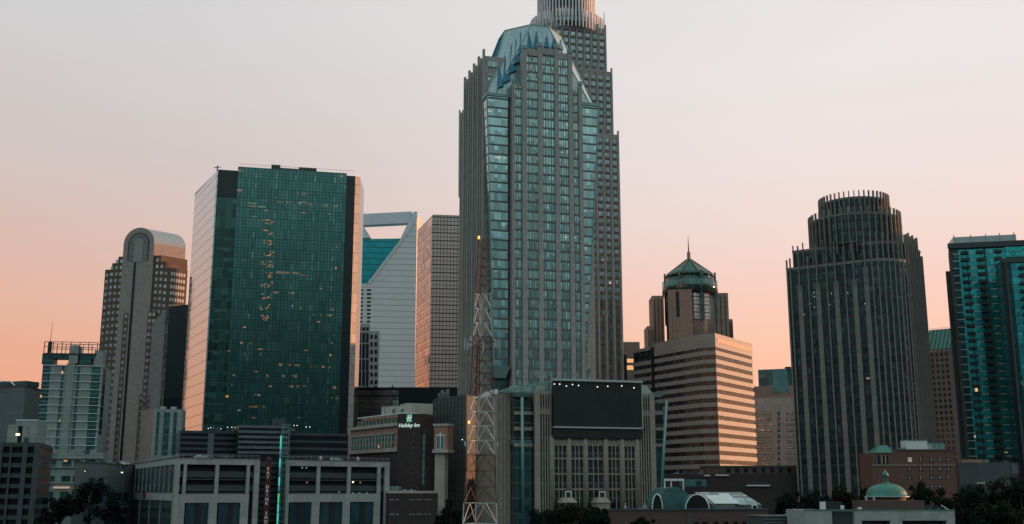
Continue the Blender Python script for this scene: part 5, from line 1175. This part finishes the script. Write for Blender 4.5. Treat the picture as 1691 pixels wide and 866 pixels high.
def vault(xc, xr, yt, yb, dep, dd, mat, rim=True, dx=0):
    u = f_.s_(xc, 830); r_ = (f_.s_(xr, 830) - u); z0_ = f_.z_(xc, yb); h_ = f_.z_(xc, yt) - z0_; n_ = 20; m_ = MB(); vs = []
    for k in (0, 1):
        for i in range(n_+1): t_ = pi*i/n_; vs.append(f_.p(u + r_*cos(t_) + dx*k, z0_ + h_*sin(t_), dd - dep*k))
    m_.add(vs, [(i, i+1, n_+2+i, n_+1+i) for i in range(n_)], True); m_.add(vs, [tuple(range(n_+1))[::-1], tuple(range(n_+1, 2*n_+2))]); v_ = m_.build('barrel_vault', mat, T)
    if rim:
        m_ = MB()
        for i in range(n_): t0, t1 = pi*i/n_, pi*(i+1)/n_; m_.beam(f_.p(u + r_*cos(t0), z0_ + h_*sin(t0), dd + .1), f_.p(u + r_*cos(t1), z0_ + h_*sin(t1), dd + .1), .2, 6)
        m_.build('arch_rim', M['white'], v_)
        m_ = MB(); pts = [(u + .93*r_*cos(pi*i/n_), z0_ + .93*h_*sin(pi*i/n_)) for i in range(n_+1)]; f_.poly(m_, pts, dd + .02, dd + .08, px=False); m_.build('arch_window', M['gdark'], v_)
        m_ = MB()
        for k in range(-3, 4): uu = u + r_*k/4; m_.beam(f_.p(uu, z0_, dd + .12), f_.p(uu, z0_ + .93*h_*sqrt(1 - (k/4)**2), dd + .12), .05)
        for k in range(1, 4): hh = h_*k/4; ww = r_*.93*sqrt(1 - (k/4)**2); m_.beam(f_.p(u - ww, z0_ + hh, dd + .12), f_.p(u + ww, z0_ + hh, dd + .12), .05)
        m_.build('arch_bars', M['dark_steel'], v_)
    return v_
vault(1089.5, 1098, 816.5, 842, 14, -3, M['vgreen'], dx=5.5); vault(1156, 1175.5, 817, 842, 26, -3, M['vgreen'], dx=0)
vault(1128, 1158, 804, 842, 14, -9, M['vgreen'], rim=False)
# glazed sloping skylight to the right
m_ = MB(); u0_, u1_ = f_.s_(1166, 820), f_.s_(1262, 830); zl, zh = f_.z_(1215, 834), f_.z_(1215, 813)
m_.add([f_.p(u0_ + 3.5, zl, -4), f_.p(u1_ + .6, zl, -4), f_.p(u1_ - 3.2, zh, -12), f_.p(u0_, zh, -12), f_.p(u0_, zz, -13), f_.p(u1_, zz, -13), f_.p(u0_ + 3.5, zz, -4), f_.p(u1_ + .6, zz, -4)], [(0, 1, 2, 3), (3, 2, 5, 4), (0, 3, 4, 6), (1, 7, 5, 2), (6, 7, 1, 0)]); m_.build('sloping_skylight', M['skyl'], T)
m_ = MB(); uq, ur = f_.s_(1186, 826), f_.s_(1232, 832); zq = zl + (zh - zl)*.08; zp = zl + (zh-zl)*.55
for l, r, hh in ((uq, uq + 4.4, .75), (uq + 4.8, ur - 2, .9)): m_.add([f_.p(l, zl + .35, -3.9), f_.p(r + 1.6, zl + .35, -3.9), f_.p(r, zl + (zh-zl)*hh, -4 - 8*hh + .12), f_.p(l - 1.2, zl + (zh-zl)*hh, -4 - 8*hh + .12)], [(0, 1, 2, 3)])
m_.build('pale_roof_sheet', M['white'], T)
q = f_.r(1117, 790, 1151, 803); m_ = MB(); u0_, u1_ = q[0], q[1]
zt_ = q[3]
for uu in (u0_, u0_ + 2.2, u1_ - .4): f_.box(m_, uu, uu + .35, zz, zt_, -14.5, -14)
f_.box(m_, u0_, u1_, zt_ - .7, zt_, -14.5, -13.9); m_.build('white_roof_frame', M['white'], T)
f_.one('duct', M['vgreen'], T, f_.s_(1155, 797), f_.s_(1196, 797), f_.z_(1170, 803), f_.z_(1170, 791), -22, -18)
f_.one('duct_fan', M['dark_steel'], T, f_.s_(1178, 797), f_.s_(1187, 797), f_.z_(1180, 801), f_.z_(1180, 794), -18, -17.8)
q = f_.r(1246.5, 834, 1255, 841); m_ = MB(); f_.box(m_, q[0], q[1], q[2], q[3], -3, -2.4); v_ = m_.build('roof_vent', M['white'], T); f_.one('vent_dark', M['gdark'], v_, q[0] + .25, q[1] - .25, q[2] + .1, q[3] - .3, -2.4, -2.35)
# dark brick block behind the hall
f_ = Face(corner(1100, 800, 455), corner(1330, 800, 455)); T = thing('dark_brick_block', 'long dark brick block with a pale roof edge behind the market hall', 'building', (f_.a + f_.b)/2)
zz = f_.z_(1210, 783); f_.one('brick_wall', M['hdark'], T, 0, f_.L, 0, zz, -20, 0)
u = f_.s_(1170, 780); f_.one('upper_storey', M['lowbrick'], T, u, f_.L, zz, f_.z_(1250, 771.5), -20, -3); f_.one('roof_edge', M['gar'], T, u - .3, f_.L, f_.z_(1250, 771.5), f_.z_(1250, 769), -20, -2.8)
for i in range(9): uu = u + 8 + i*3.6; f_.one('window', M['gdark'], T, uu, uu + 1.6, zz + .6, zz + 2.4, -3, -2.9)
for x0, x1, y0_ in ((1162, 1172, 784.5), (1181, 1203, 784), (1232, 1271, 801)): q = f_.r(x0, y0_, x1, y0_ + 2.2); f_.one('roof_light', M['white'], T, q[0], q[1], q[2], q[3], .1 if y0_ > 790 else -2, .8)

# ================================================================== old red brick block
f_ = Face(corner(1441, 780, 392), corner(1578, 780, 392)); T = thing('old_brick_block', 'old red brick block with a green copper corner roof below the dark finned tower', 'building', (f_.a + f_.b)/2)
M['obrick'] = stone('old_red_brick', (.15, .07, .052), .5, .25, .2); M['copper'] = stone('copper_green', (.05, .20, .15), 1, 9, .15, .2, .5)
zz = f_.z_(1510, 745); us = f_.s_(1477, 780)
f_.one('brick_wall', M['obrick'], T, us, f_.L, 0, zz, -18, 0); f_.one('parapet', M['lowbrick'], T, us, f_.L + .2, zz, zz + .6, -18, .25); f_.one('stone_course', M['cream'], T, -.1, f_.L + .1, f_.z_(1510, 769), f_.z_(1510, 768), .02, .3)
f_.one('corner_wall', M['obrick'], T, 0, us, 0, f_.z_(1460, 748), -14, -.02)
ft = Face(f_.p(0, 0, 0).xy, f_.p(us, 0, 0).xy); m_ = MB(); p0, p1 = f_.s_(1447, 742), f_.s_(1477, 742); z0_, z1_ = f_.z_(1460, 748), f_.z_(1460, 735)
m_.add([f_.p(p0 - .6, z0_, .3), f_.p(p1, z0_, .3), f_.p(p1, z0_, -10), f_.p(p0 - .6, z0_, -10), f_.p(p0 + 2.4, z1_, -3.5), f_.p(p1 - 1.4, z1_, -3.5), f_.p(p1 - 1.4, z1_, -6), f_.p(p0 + 2.4, z1_, -6)], [(0, 1, 5, 4), (1, 2, 6, 5), (2, 3, 7, 6), (3, 0, 4, 7), (4, 5, 6, 7)]); m_.build('copper_roof', M['copper'], T)
for px in (1449, 1457, 1463): q = f_.r(px, 752, px + 3.4, 766); f_.one('corner_window', M['gdark'], T, *q, .0, .1); f_.one('window_surround', M['copper'] if px == 1449 else M['cream'], T, q[0] - .3, q[0], q[2], q[3], .0, .2)
m_ = MB()
M['cross'] = plain('white_sash', (.42, .42, .40), .7)
for j, yy in enumerate((759.5, 775, 789, 804)):
    for i, px in enumerate((1502, 1520, 1538, 1552, 1566)):
        if j == 3 and i not in (2, 3): continue
        q = f_.r(px - 2.8, yy - 4, px + 2.8, yy + 3.4); w_ = f_.one('window', M['gdark'], T, *q, .02, .1); uc = (q[0]+q[1])/2; zc_ = (q[2]+q[3])/2
        m_ = MB(); f_.box(m_, uc - .1, uc + .1, q[2], q[3], .1, .16); f_.box(m_, q[0], q[1], zc_ - .08, zc_ + .08, .1, .15)
        m_.build('window_bars', M['cross'], w_)
q = f_.r(1499, 756, 1505.5, 763)
for l, r, b_, t_ in ((0, .46, 0, .46), (.54, 1, 0, .46), (0, .46, .54, 1), (.54, 1, .54, 1)): f_.one('lit_pane', M['letter'], T, q[0] + (q[1]-q[0])*l, q[0] + (q[1]-q[0])*r, q[2] + (q[3]-q[2])*b_, q[2] + (q[3]-q[2])*t_, .17, .2)
for x0, x1, yt in ((1502, 1537, 727), (1537, 1565, 732)): q = f_.r(x0, yt, x1, 744); f_.one('roof_plant_room', M['white'] if x0 == 1502 else M['steel'], T, q[0], q[1], zz, q[3], -9, -3); f_.one('plant_room_trim', M['copper'], T, q[0], q[1], q[3], q[3] + .3, -9, -2.8)
q = f_.r(1546, 733, 1562, 741)
for k in range(5): u = q[0] + (q[1]-q[0])*k/4; f_.one('roof_plant_bar', M['copper'], T, u - .15, u + .15, q[2], q[3], -3, -2.8)

# ================================================================== domed building, bottom right
f_ = Face(corner(1330, 855, 300), corner(1577, 855, 300)); T = thing('domed_building', 'pale stone building with a flat roof and a green copper dome in the lower right', 'building', (f_.a + f_.b)/2)
M['dstone'] = stone('pale_dome_stone', (.33, .345, .32), 2.2, 1.2, .12, .2, .8, .3)
zz = f_.z_(1450, 843); x1_ = f_.s_(1374, 855); x2_ = f_.s_(1411, 855); x3 = f_.s_(1422, 855)
f_.one('side_block', M['dstone'], T, 0, x1_, 0, zz, -20, 0); f_.one('recessed_wall', M['tgrey'], T, x1_ + .02, x2_, 0, zz - .3, -20, -2); f_.one('stone_beam', M['dstone'], T, x2_ + .02, f_.L, f_.z_(1500, 860), zz, -3, 0)
f_.one('roof', M['tar'], T, x1_, f_.L - .3, zz - .9, zz - .4, -22, -3)
for x0, x1 in ((1411, 1423), (1470, 1490), (1563, 1577)): f_.one('square_column', M['dstone'], T, f_.s_(x0, 860), f_.s_(x1, 860), 0, f_.z_(1500, 860) - .02, -3, -.02)
f_.one('deep_porch', M['gdark'], T, x2_ + .1, f_.L - .3, 0, f_.z_(1500, 860) - .05, -20, -2.9); f_.one('coping', M['copper'], T, -.15, f_.L + .1, zz, zz + .22, -1.2, .2)
q = f_.r(1425, 862, 1444, 875); f_.one('porch_window', M['pteal'], T, *q, -2.88, -2.6)
c0 = f_.p(f_.s_(1493, 820), 0, -14); cD = Vector(c0.xy); kk = cD.y/1840; Zd = lambda y: zat(1493, y, cD.y)
rD = 33.5*kk
m_ = MB(); m_.lathe(cD, [(rD*1.0 - .6, zz - .5), (rD - .6, Zd(821))], 28); m_.build('drum', M['obrick'], T)
prof = [(rD + .35, Zd(821)), (rD + .35, Zd(819.6)), (rD*.97, Zd(818.6))] + [(rD*.97*cos(t_*pi/2/9)**.9 if t_ < 9 else .9, Zd(818.6) + (Zd(798.5) - Zd(818.6))*sin(t_*pi/2/9)) for t_ in range(1, 10)]
m_ = MB(); m_.lathe(cD, prof, 32); dome = m_.build('dome', M['copper'], T)
m_ = MB(); m_.lathe(cD, [(rD + .42, Zd(821.2)), (rD + .42, Zd(820.2))], 32); m_.build('dome_rim', M['steel'], dome)
m_ = MB(); m_.lathe(cD, [(.75, Zd(799)), (.7, Zd(796))], 12); [m_.beam((cD.x + .6*cos(i*pi/3), cD.y + .6*sin(i*pi/3), Zd(796)), (cD.x + .6*cos(i*pi/3), cD.y + .6*sin(i*pi/3), Zd(787)), .13) for i in range(6)]; m_.lathe(cD, [(.95, Zd(787)), (.85, Zd(783)), (.45, Zd(779.5)), (.08, Zd(776))], 12); m_.build('lantern', M['copper'], T)
f_.one('parapet_wall', M['lowbrick'], T, f_.s_(1430, 835), f_.s_(1536, 835), zz - .4, f_.z_(1480, 827), -12, -4)
for px in (1444, 1457): q = f_.r(px, 821, px + 3, 827); f_.one('roof_finial', M['steel'], T, q[0], q[1], q[2], q[3], -8, -7.5)
for px, y0_ in ((1358.5, 829), (1393, 835)): 
    q = f_.r(px, y0_, px + (8.5 if px < 1370 else 5), 843); f_.one('white_chimney', M['white'], T, q[0], q[1], zz, q[3], -3, -2)
q = f_.r(1423.5, 838, 1429, 843); f_.one('white_vent', M['white'], T, q[0], q[1], zz, q[3], -4, -3)
q = f_.r(1368, 829, 1400, 843); f_.one('dark_plant', M['dark_steel'], T, q[0], q[1], zz, q[3], -8, -5)
m_ = MB(); m_.beam(f_.p(f_.s_(1559, 835), f_.z_(1559, 835), -2), f_.p(f_.s_(1569, 843), f_.z_(1569, 843), -.5), .2); m_.build('roof_strut', M['steel'], T)
# low pale walls and roofs along the bottom right
f_ = Face(corner(1262, 858, 320), corner(1330, 858, 322)); T = thing('low_flat_roof', 'low flat roofed grey building between the market hall and the domed building', 'building', f_.a)
zz = f_.z_(1300, 854); f_.one('wall', M['tgrey'], T, 0, f_.L, 0, zz, -14, 0)
for k in range(3): f_.one('roof_ledge', M['grey'], T, -.2, f_.L, zz + .1 - k*.9, zz + .35 - k*.9, .02 if k else -14, .25)
f_ = Face(corner(1585, 790, 445), corner(1720, 790, 440)); T = thing('low_pale_podium', 'low grey podium wall under the teal apartment tower', 'building', f_.a)
zz = f_.z_(1640, 764); f_.one('wall', M['dgrey'], T, 0, f_.L, 0, zz, -8, 0); q = f_.r(1671, 767, 1691, 783); f_.one('pale_panel', M['grey'], T, q[0], f_.L, q[2], q[3], .02, .3)
q = f_.r(1613, 796.5, 1628, 799.5); f_.one('steel_ledge', M['steel'], T, *q, .02, .3); q = f_.r(1588, 757, 1622, 763); f_.one('brick_strip', M['hbrick'], T, q[0], q[1], zz, zz + 1.2, -6, 0)  # ledge is a strip of plain pale steel

# ================================================================== cars
def car_mesh_parts(suv):
    """profile along x, 4.6 m long; returns meshes in car coordinates (x forward, y across, z up)"""
    Ln, Wd = 4.6, 1.84; hb = .86; ht = 1.72 if suv else 1.42
    low = [(-2.25, .32), (-2.3, .62), (-2.2, hb + (.1 if suv else .02)), (-.9, hb + .08), (.95, hb + .06), (2.1, hb - .08), (2.3, .62), (2.25, .32), (1.85, .26), (-1.85, .26)]
    cab = [(-2.12 if suv else -1.75, hb + .08), (-1.85 if suv else -1.15, ht - .06), (-1.5 if suv else -.9, ht), (.15, ht), (.35, ht - .05), (1.12, hb + .05)]
    def ext(pts, w0, w1):
        n = len(pts); zmin, zmax = min(p[1] for p in pts), max(p[1] for p in pts); v = []
        for s in (-1, 1):
            for x_, z_ in pts: w_ = w0 + (w1 - w0)*(z_ - zmin)/(zmax - zmin); v.append((x_, s*w_/2, z_))
        return MB().add(v, [tuple(range(n)), tuple(range(n, 2*n))[::-1]] + [(i, n+i, n+(i+1) % n, (i+1) % n) for i in range(n)])
    body = ext(low, Wd, Wd*.95); c = ext(cab, Wd*.93, Wd*.76)
    body.v += [(x_, y_, z_) for x_, y_, z_ in c.v]; body.f += [tuple(i + 20 for i in q) for q in c.f]; body.smooth += c.smooth
    gl = MB()
    for s in (-1, 1):
        for x0, x1, tx0, tx1 in ((-1.75 if suv else -1.4, -.45, -1.55 if suv else -1.0, -.45), (-.35, .92, -.35, .28)):
            za, zb_ = hb + .14, ht - .12; wa, wb = Wd*.93*.5 - .005, Wd*.77*.5 + .02
            gl.add([(x0, s*(wa), za), (x1, s*(wa), za), (tx1, s*wb, zb_), (tx0, s*wb, zb_)], [(0, 1, 2, 3) if s < 0 else (3, 2, 1, 0)])
    gl.add([(1.10, -.76, hb + .11), (1.10, .76, hb + .11), (.42, .64, ht - .1), (.42, -.64, ht - .1)], [(0, 1, 2, 3)])
    wh = MB(); 
    return body, gl, low
M['carwhite'] = plain('white_car_paint', (.62, .64, .63), .25, 0, .05); M['cardark'] = plain('dark_car_paint', (.03, .035, .04), .25, 0, .05); M['cargrey'] = plain('grey_car_paint', (.22, .24, .25), .25, .3, .05)
M['tyre'] = plain('tyre_rubber', (.015, .015, .015), .9); M['rim'] = plain('wheel_rim', (.35, .36, .36), .35, .7)
M['headl'] = plain('headlight_glass', (.6, .62, .62), .15); M['taill'] = plain('tail_light_red', (.25, .015, .01), .3)
wmesh = MB(); n = 16
for r_, y0_, y1_ in ((.34, -.12, .12),):
    vs = [(r_*cos(2*pi*i/n), y_, r_*sin(2*pi*i/n)) for y_ in (y0_, y1_) for i in range(n)]
    wmesh.add(vs, [tuple(range(n)), tuple(range(n, 2*n))[::-1]] + [(i, n+i, n+(i+1) % n, (i+1) % n) for i in range(n)])
tyre_me = wmesh.mesh('wheel', M['tyre'])
rmesh = MB(); vs = [(.21*cos(2*pi*i/n), y_, .21*sin(2*pi*i/n)) for y_ in (-.135, .135) for i in range(n)]; rmesh.add(vs, [tuple(range(n)), tuple(range(n, 2*n))[::-1]] + [(i, n+i, n+(i+1) % n, (i+1) % n) for i in range(n)]); rim_me = rmesh.mesh('rim', M['rim'])
lmesh = MB().box(-.03, .03, -.2, .2, -.08, .08).mesh('headlight', M['headl']); tmesh = MB().box(-.03, .03, -.12, .12, -.16, .16).mesh('tail_light', M['taill'])
car_cache = {}
def car(label, loc, rz, paint, suv, group):
    T = thing('parked_car', label, 'car', loc, group); T.rotation_euler = (0, 0, rz)
    key = (paint, suv)
    if key not in car_cache:
        b, g_, _ = car_mesh_parts(suv); bm_ = b.mesh('body', M[paint]); car_cache[key] = (bm_, g_.mesh('window', M['gdark']))
    def put(nm, me, l, par=T): o = bpy.data.objects.new(nm, me); COL.objects.link(o); o.parent = par; o.location = l; return o
    bm_, gm = car_cache[key]
    o = put('body', bm_, (0, 0, 0)); md = o.modifiers.new('bevel', 'BEVEL'); md.width = .06; md.segments = 2; md.limit_method = 'ANGLE'; md.angle_limit = radians(25)
    put('window', gm, (0, 0, 0))
    for x_ in (-1.4, 1.42):
        for y_ in (-.84, .84): w_ = put('wheel', tyre_me, (x_, y_, .34)); put('rim', rim_me, (0, 0, 0), w_)
    for y_ in (-.66, .66): put('headlight', lmesh, (2.27, y_, .68)); put('tail_light', tmesh, (-2.27, y_*1.12, .78))
    return T
zdk = zt_deck = zat(290, 756, 330) + .18 - .68
def roof_pt(px, dd): u = fK.s_(px, 756); p_ = fK.p(u, 0, -dd); return (p_.x, p_.y, zat(290, 756, 330) - .5)
ang = math.atan2(dR1.y, dR1.x)
car('white estate car at the deck roof edge, right of the neon pylon', roof_pt(564, 3.2), ang - .45, 'carwhite', True, 'cars on the parking deck roof')
car('white low car at the deck roof edge, left of the red blade sign', roof_pt(337, 3.0), ang - .4, 'carwhite', False, 'cars on the parking deck roof')
car('grey car parked nose out close beside the white low car on the deck roof', roof_pt(350, 3.2), ang - 1.3, 'cargrey', False, 'cars on the parking deck roof')
car('black tall car on the deck roof between the grey car and the blade sign', roof_pt(384, 3.4), ang - .5, 'cardark', True, 'cars on the parking deck roof')
for px in (533.5, 595): 
    p_ = roof_pt(px, 1.6); m_ = MB(); m_.prism(ringpoly(p_, .42, 6), p_[2], p_[2] + 1.55); m_.lathe(p_, [(.5, p_[2] + 1.55), (.3, p_[2] + 1.85)], 10); o = m_.build('vent_cowl', M['white'], None, at=p_); tag(o, 'small white vent cowl on the deck roof %s the white estate car' % ('left of' if px < 550 else 'right of'), 'vent', 'vent cowls on the deck roof')
# car on the upper level of the low garage at the left
p_ = pt(196, 813, 372); 
car('pale car parked on the low grey hall roof left of the parking deck', (corner(196, 766, 388).x, 392, zat(176, 767, 378) + .5 - .5), .3, 'carwhite', False, 'cars on the parking deck roof')

# ================================================================== street lamps
M['pole'] = plain('lamp_pole', (.04, .045, .045), .6, .3)
def street_lamp(label, px, py, Y, mat, arm=1.6, r=.28):
    p_ = pt(px, py, Y); T = thing('street_lamp', label, 'street lamp', (p_.x + arm, p_.y, 0), 'street lamps among the buildings')
    m_ = MB(); m_.beam((p_.x + arm, p_.y, 0), (p_.x + arm, p_.y, p_.z - .1), .14, 8, .08); m_.beam((p_.x + arm, p_.y, p_.z - .15), (p_.x - .2, p_.y, p_.z + .12), .06, 6); m_.build('pole', M['pole'], T)
    m_ = MB(); m_.box(p_.x - .5, p_.x + .4, p_.y - .22, p_.y + .22, p_.z + .05, p_.z + .25); m_.build('lamp_head', M['pole'], T)
    m_ = MB(); m_.lathe((p_.x - .1, p_.y), [(r*.5, p_.z - r*.8), (r, p_.z - .1), (r*.9, p_.z + .04)], 10); m_.build('lamp_bulb', M[mat], T)
street_lamp('warm street lamp on a thin pole at the left end of the parking deck', 202, 780, 352, 'warm', .5, .35)
street_lamp('lit street lamp in front of the pale hotel pier beside the radio mast', 764, 726, 330, 'coldlamp', 1.2, .2)
street_lamp('street lamp glowing over the trees below the teal tower, left of its twin', 1657, 793.5, 352, 'coldlamp', 1.4, .22)
street_lamp('street lamp glowing over the trees below the teal tower, nearest the frame edge', 1677.5, 793, 352, 'coldlamp', 1.4, .26)
street_lamp('street lamp glowing before the old red brick block', 1450.5, 803.5, 372, 'coldlamp', 1.2, .16)
street_lamp('street lamp glowing before the apartment podium', 141, 778, 360, 'coldlamp', 1.0, .18)

# ================================================================== trees
M['bark'] = plain('bark', (.05, .04, .033), .9); 
def leafmat(name, c1):
    m, k, b = new_mat(name); oi = k.n('ShaderNodeNewGeometry'); w_ = oi.outputs['Random Per Island']
    c = k.n('ShaderNodeRGB'); c.outputs[0].default_value = (*c1, 1)
    k.link(k.mul(c.outputs[0], k.m('ADD', .55, k.m('MULTIPLY', w_, .9))), b.inputs['Base Color']); b.inputs['Roughness'].default_value = 1.0; b.inputs['Specular IOR Level'].default_value = .05; return m
M['leaf'] = leafmat('dark_leaves', (.015, .026, .019)); M['leaf2'] = leafmat('olive_leaves', (.022, .027, .018)); M['needle'] = leafmat('conifer_needles', (.016, .032, .028))
def tree(label, px, top, halfpx, Y, mat='leaf', conifer=False, seed=0, group='trees along the bottom of the city'):
    R_ = random.Random(seed + int(px)); c = corner(px, 850, Y); ht_ = zat(px, top, Y); rad = halfpx*Y/1840
    T = thing('conifer_tree' if conifer else 'broadleaf_tree', label, 'tree', (c.x, c.y), group)
    m_ = MB(); zb_ = ht_*.30; pts = [Vector((c.x, c.y, -.2)), Vector((c.x + R_.uniform(-.3, .3), c.y, zb_)), Vector((c.x + R_.uniform(-.6, .6), c.y, ht_*.7))]
    r0 = .05*ht_*.5 + .15
    m_.beam(pts[0], pts[1], r0, 8, r0*.7); m_.beam(pts[1], pts[2], r0*.7, 8, r0*.25); cl = []
    if conifer:
        m_.beam(pts[2], Vector((c.x, c.y, ht_*.97)), r0*.25, 6, .03)
        for i in range(26):
            t_ = (i + .5)/26; z_ = ht_*(.12 + .86*t_); r_ = rad*(1 - t_)**.9 + .15
            for k in range(7): a_ = R_.uniform(0, 2*pi); cl.append((Vector((c.x + r_*.6*cos(a_), c.y + r_*.6*sin(a_), z_ + R_.uniform(-.3, .3))), max(.35, r_*.5), 20))
    else:
        nl = 9
        for i in range(nl):
            a_ = 2*pi*i/nl + R_.uniform(-.4, .4); e_ = Vector((c.x + rad*.65*cos(a_)*R_.uniform(.6, 1.1), c.y + rad*.65*sin(a_)*R_.uniform(.6, 1.1), ht_*R_.uniform(.5, .86)))
            b_ = pts[1].lerp(pts[2], R_.uniform(.1, .8)); m_.beam(b_, e_, r0*.3, 6, .05)
            cl.append((e_, rad*R_.uniform(.28, .46), 170))
            for q in range(3): cl.append((e_ + Vector((R_.gauss(0, .3), R_.gauss(0, .3), R_.gauss(0, .25)))*rad, rad*R_.uniform(.16, .3), 90))
        cl.append((Vector((c.x, c.y, ht_ - rad*.32)), rad*.34, 200)); cl.append((Vector((c.x + rad*.3, c.y, ht_*.75)), rad*.4, 200)); cl.append((Vector((c.x - rad*.3, c.y, ht_*.72)), rad*.42, 200))
    m_.build('trunk', M['bark'], T)
    lf = MB(); s_ = .30 if not conifer else .24
    for o_, r_, n_ in cl:
        for i in range(n_):
            dv = Vector((R_.gauss(0, 1), R_.gauss(0, 1), R_.gauss(0, 1))).normalized()*r_*(R_.random()**.45); p_ = o_ + dv
            if p_.z > ht_ or p_.z < ht_*.08: continue
            n1 = Vector((R_.gauss(0, 1), R_.gauss(0, 1), R_.gauss(0, 1) + .6)).normalized(); e1 = n1.orthogonal().normalized()*s_*R_.uniform(.7, 1.6); e2 = n1.cross(e1).normalized()*s_*R_.uniform(.5, 1.1)
            lf.add([p_ - e1, p_ + e2, p_ + e1, p_ - e2], [(0, 1, 2, 3)])
    lf.build('crown', M[mat], T)
TR = [('dark round tree beside the low grey hall, left of the parking deck', 148, 789, 33, 345), ('smaller dark tree in front of the low grey hall at the deck end', 186, 818, 18, 342),
      ('broad dark tree centred before the podium hall between its two pavilions', 948, 831, 36, 352, 'leaf2'), ('dark tree left of the pavilions before the podium hall', 905, 842, 30, 350), ('small dark tree before the right pavilion of the podium hall', 985, 838, 22, 346),
      ('dark tree beside the foot of the radio mast at its left', 742, 822, 24, 330), ('slim dark conifer between the podium hall and the market hall', 1014, 828, 11, 348, 'needle', True),
      ('low dark bush-like tree before the brick market hall', 1060, 854, 16, 320), ('tall dark tree at the left behind the domed building', 1347, 806, 30, 372), ('dark tree behind the white chimneys of the domed building', 1392, 800, 28, 378, 'leaf2'),
      ('dark tree between the white chimneys and the copper dome', 1432, 806, 24, 374), ('dark tree right behind the copper dome', 1524, 794, 26, 368), ('dark tree at the right end of the domed building', 1556, 806, 24, 352),
      ('tall dark tree below the left edge of the teal tower', 1600, 800, 34, 340), ('tall dark tree under the two street lamps below the teal tower', 1642, 794, 34, 344, 'leaf2'), ('big dark tree cut by the right edge of the frame', 1688, 788, 36, 338),
      ('dark tree in the bottom right corner before the others', 1660, 826, 34, 310), ('dark tree right of the domed building at the bottom edge', 1612, 832, 30, 306), ('dark tree before the banded tower and left of the old brick block', 1300, 812, 24, 400),
      ('dark tree behind the apartment podium at the far left garage', 100, 822, 24, 340), ('dark bushy tree at the bottom edge beside the apartment podium', 74, 838, 20, 330), ('dark tree under the old red brick block, left of its street lamp', 1470, 818, 22, 385, 'leaf2')]
for i, a_ in enumerate(TR): tree(*a_, seed=i*11)
mb = MB(); R_ = random.Random(3)
for i in range(2600):
    x_ = R_.uniform(-1500, 1500); y_ = R_.uniform(900, 1100); h_ = R_.uniform(5, 12); r_ = R_.uniform(5, 10)
    mb.lathe((x_, y_), [(r_*.5, 0), (r_, h_*.45), (r_*.6, h_*.85), (r_*.15, h_)], 7)
tag(mb.build('distant_woods', M['leaf'], None), 'far dark line of woods on the plain beyond the city', 'woods', kind='stuff')

# ------------------------------------------------------------------ roof plant on the low buildings
def clutter(tname, px0, px1, pyz, Y, n, seed, mats=('steel', 'gar', 'mint')):
    T = bpy.data.objects[tname]; R_ = random.Random(seed)
    for i in range(n):
        px = R_.uniform(px0, px1); q = corner(px, pyz, Y + R_.uniform(2, 9)); z_ = zat((px0+px1)/2, pyz, Y); w_, h_ = R_.uniform(.6, 2.0), R_.uniform(.5, 1.6); m_ = MB(); m_.box(q.x - w_/2, q.x + w_/2, q.y - .8, q.y + .8, z_ - .5, z_ + h_)
        if R_.random() < .5: m_.beam((q.x, q.y, z_ + h_), (q.x, q.y, z_ + h_ + R_.uniform(.5, 1.4)), .1, 6)
        if R_.random() < .4: m_.beam((q.x - w_/2, q.y - .5, z_ + .3), (q.x - w_/2 - 1.5, q.y - .5, z_ + .3), .14, 6)
        m_.build('roof_unit', M[R_.choice(mats)], T)
clutter('low_grey_hall', 128, 200, 767, 382, 7, 1); clutter('dark_brick_block', 1110, 1165, 783, 458, 6, 2); clutter('low_pale_podium', 1592, 1668, 764, 444, 6, 3); clutter('apartment_podium', 62, 160, 748, 405, 5, 4)
clutter('low_flat_roof', 1268, 1326, 854, 322, 4, 5); clutter('old_brick_block', 1480, 1500, 745, 394, 3, 6); clutter('banded_low_block', 585, 655, 640, 542, 6, 7, ('dark_steel', 'gar')); 
clutter('flat_grey_block', 36, 62, 640, 514, 3, 9, ('gar', 'dark_steel')); clutter('dark_banded_garage', 300, 390, 712, 408, 5, 10, ('gar',)); clutter('domed_building', 1500, 1560, 843, 306, 6, 11, ('gar', 'dark_steel')); clutter('vaulted_market_hall', 1030, 1080, 842, 352, 4, 12)
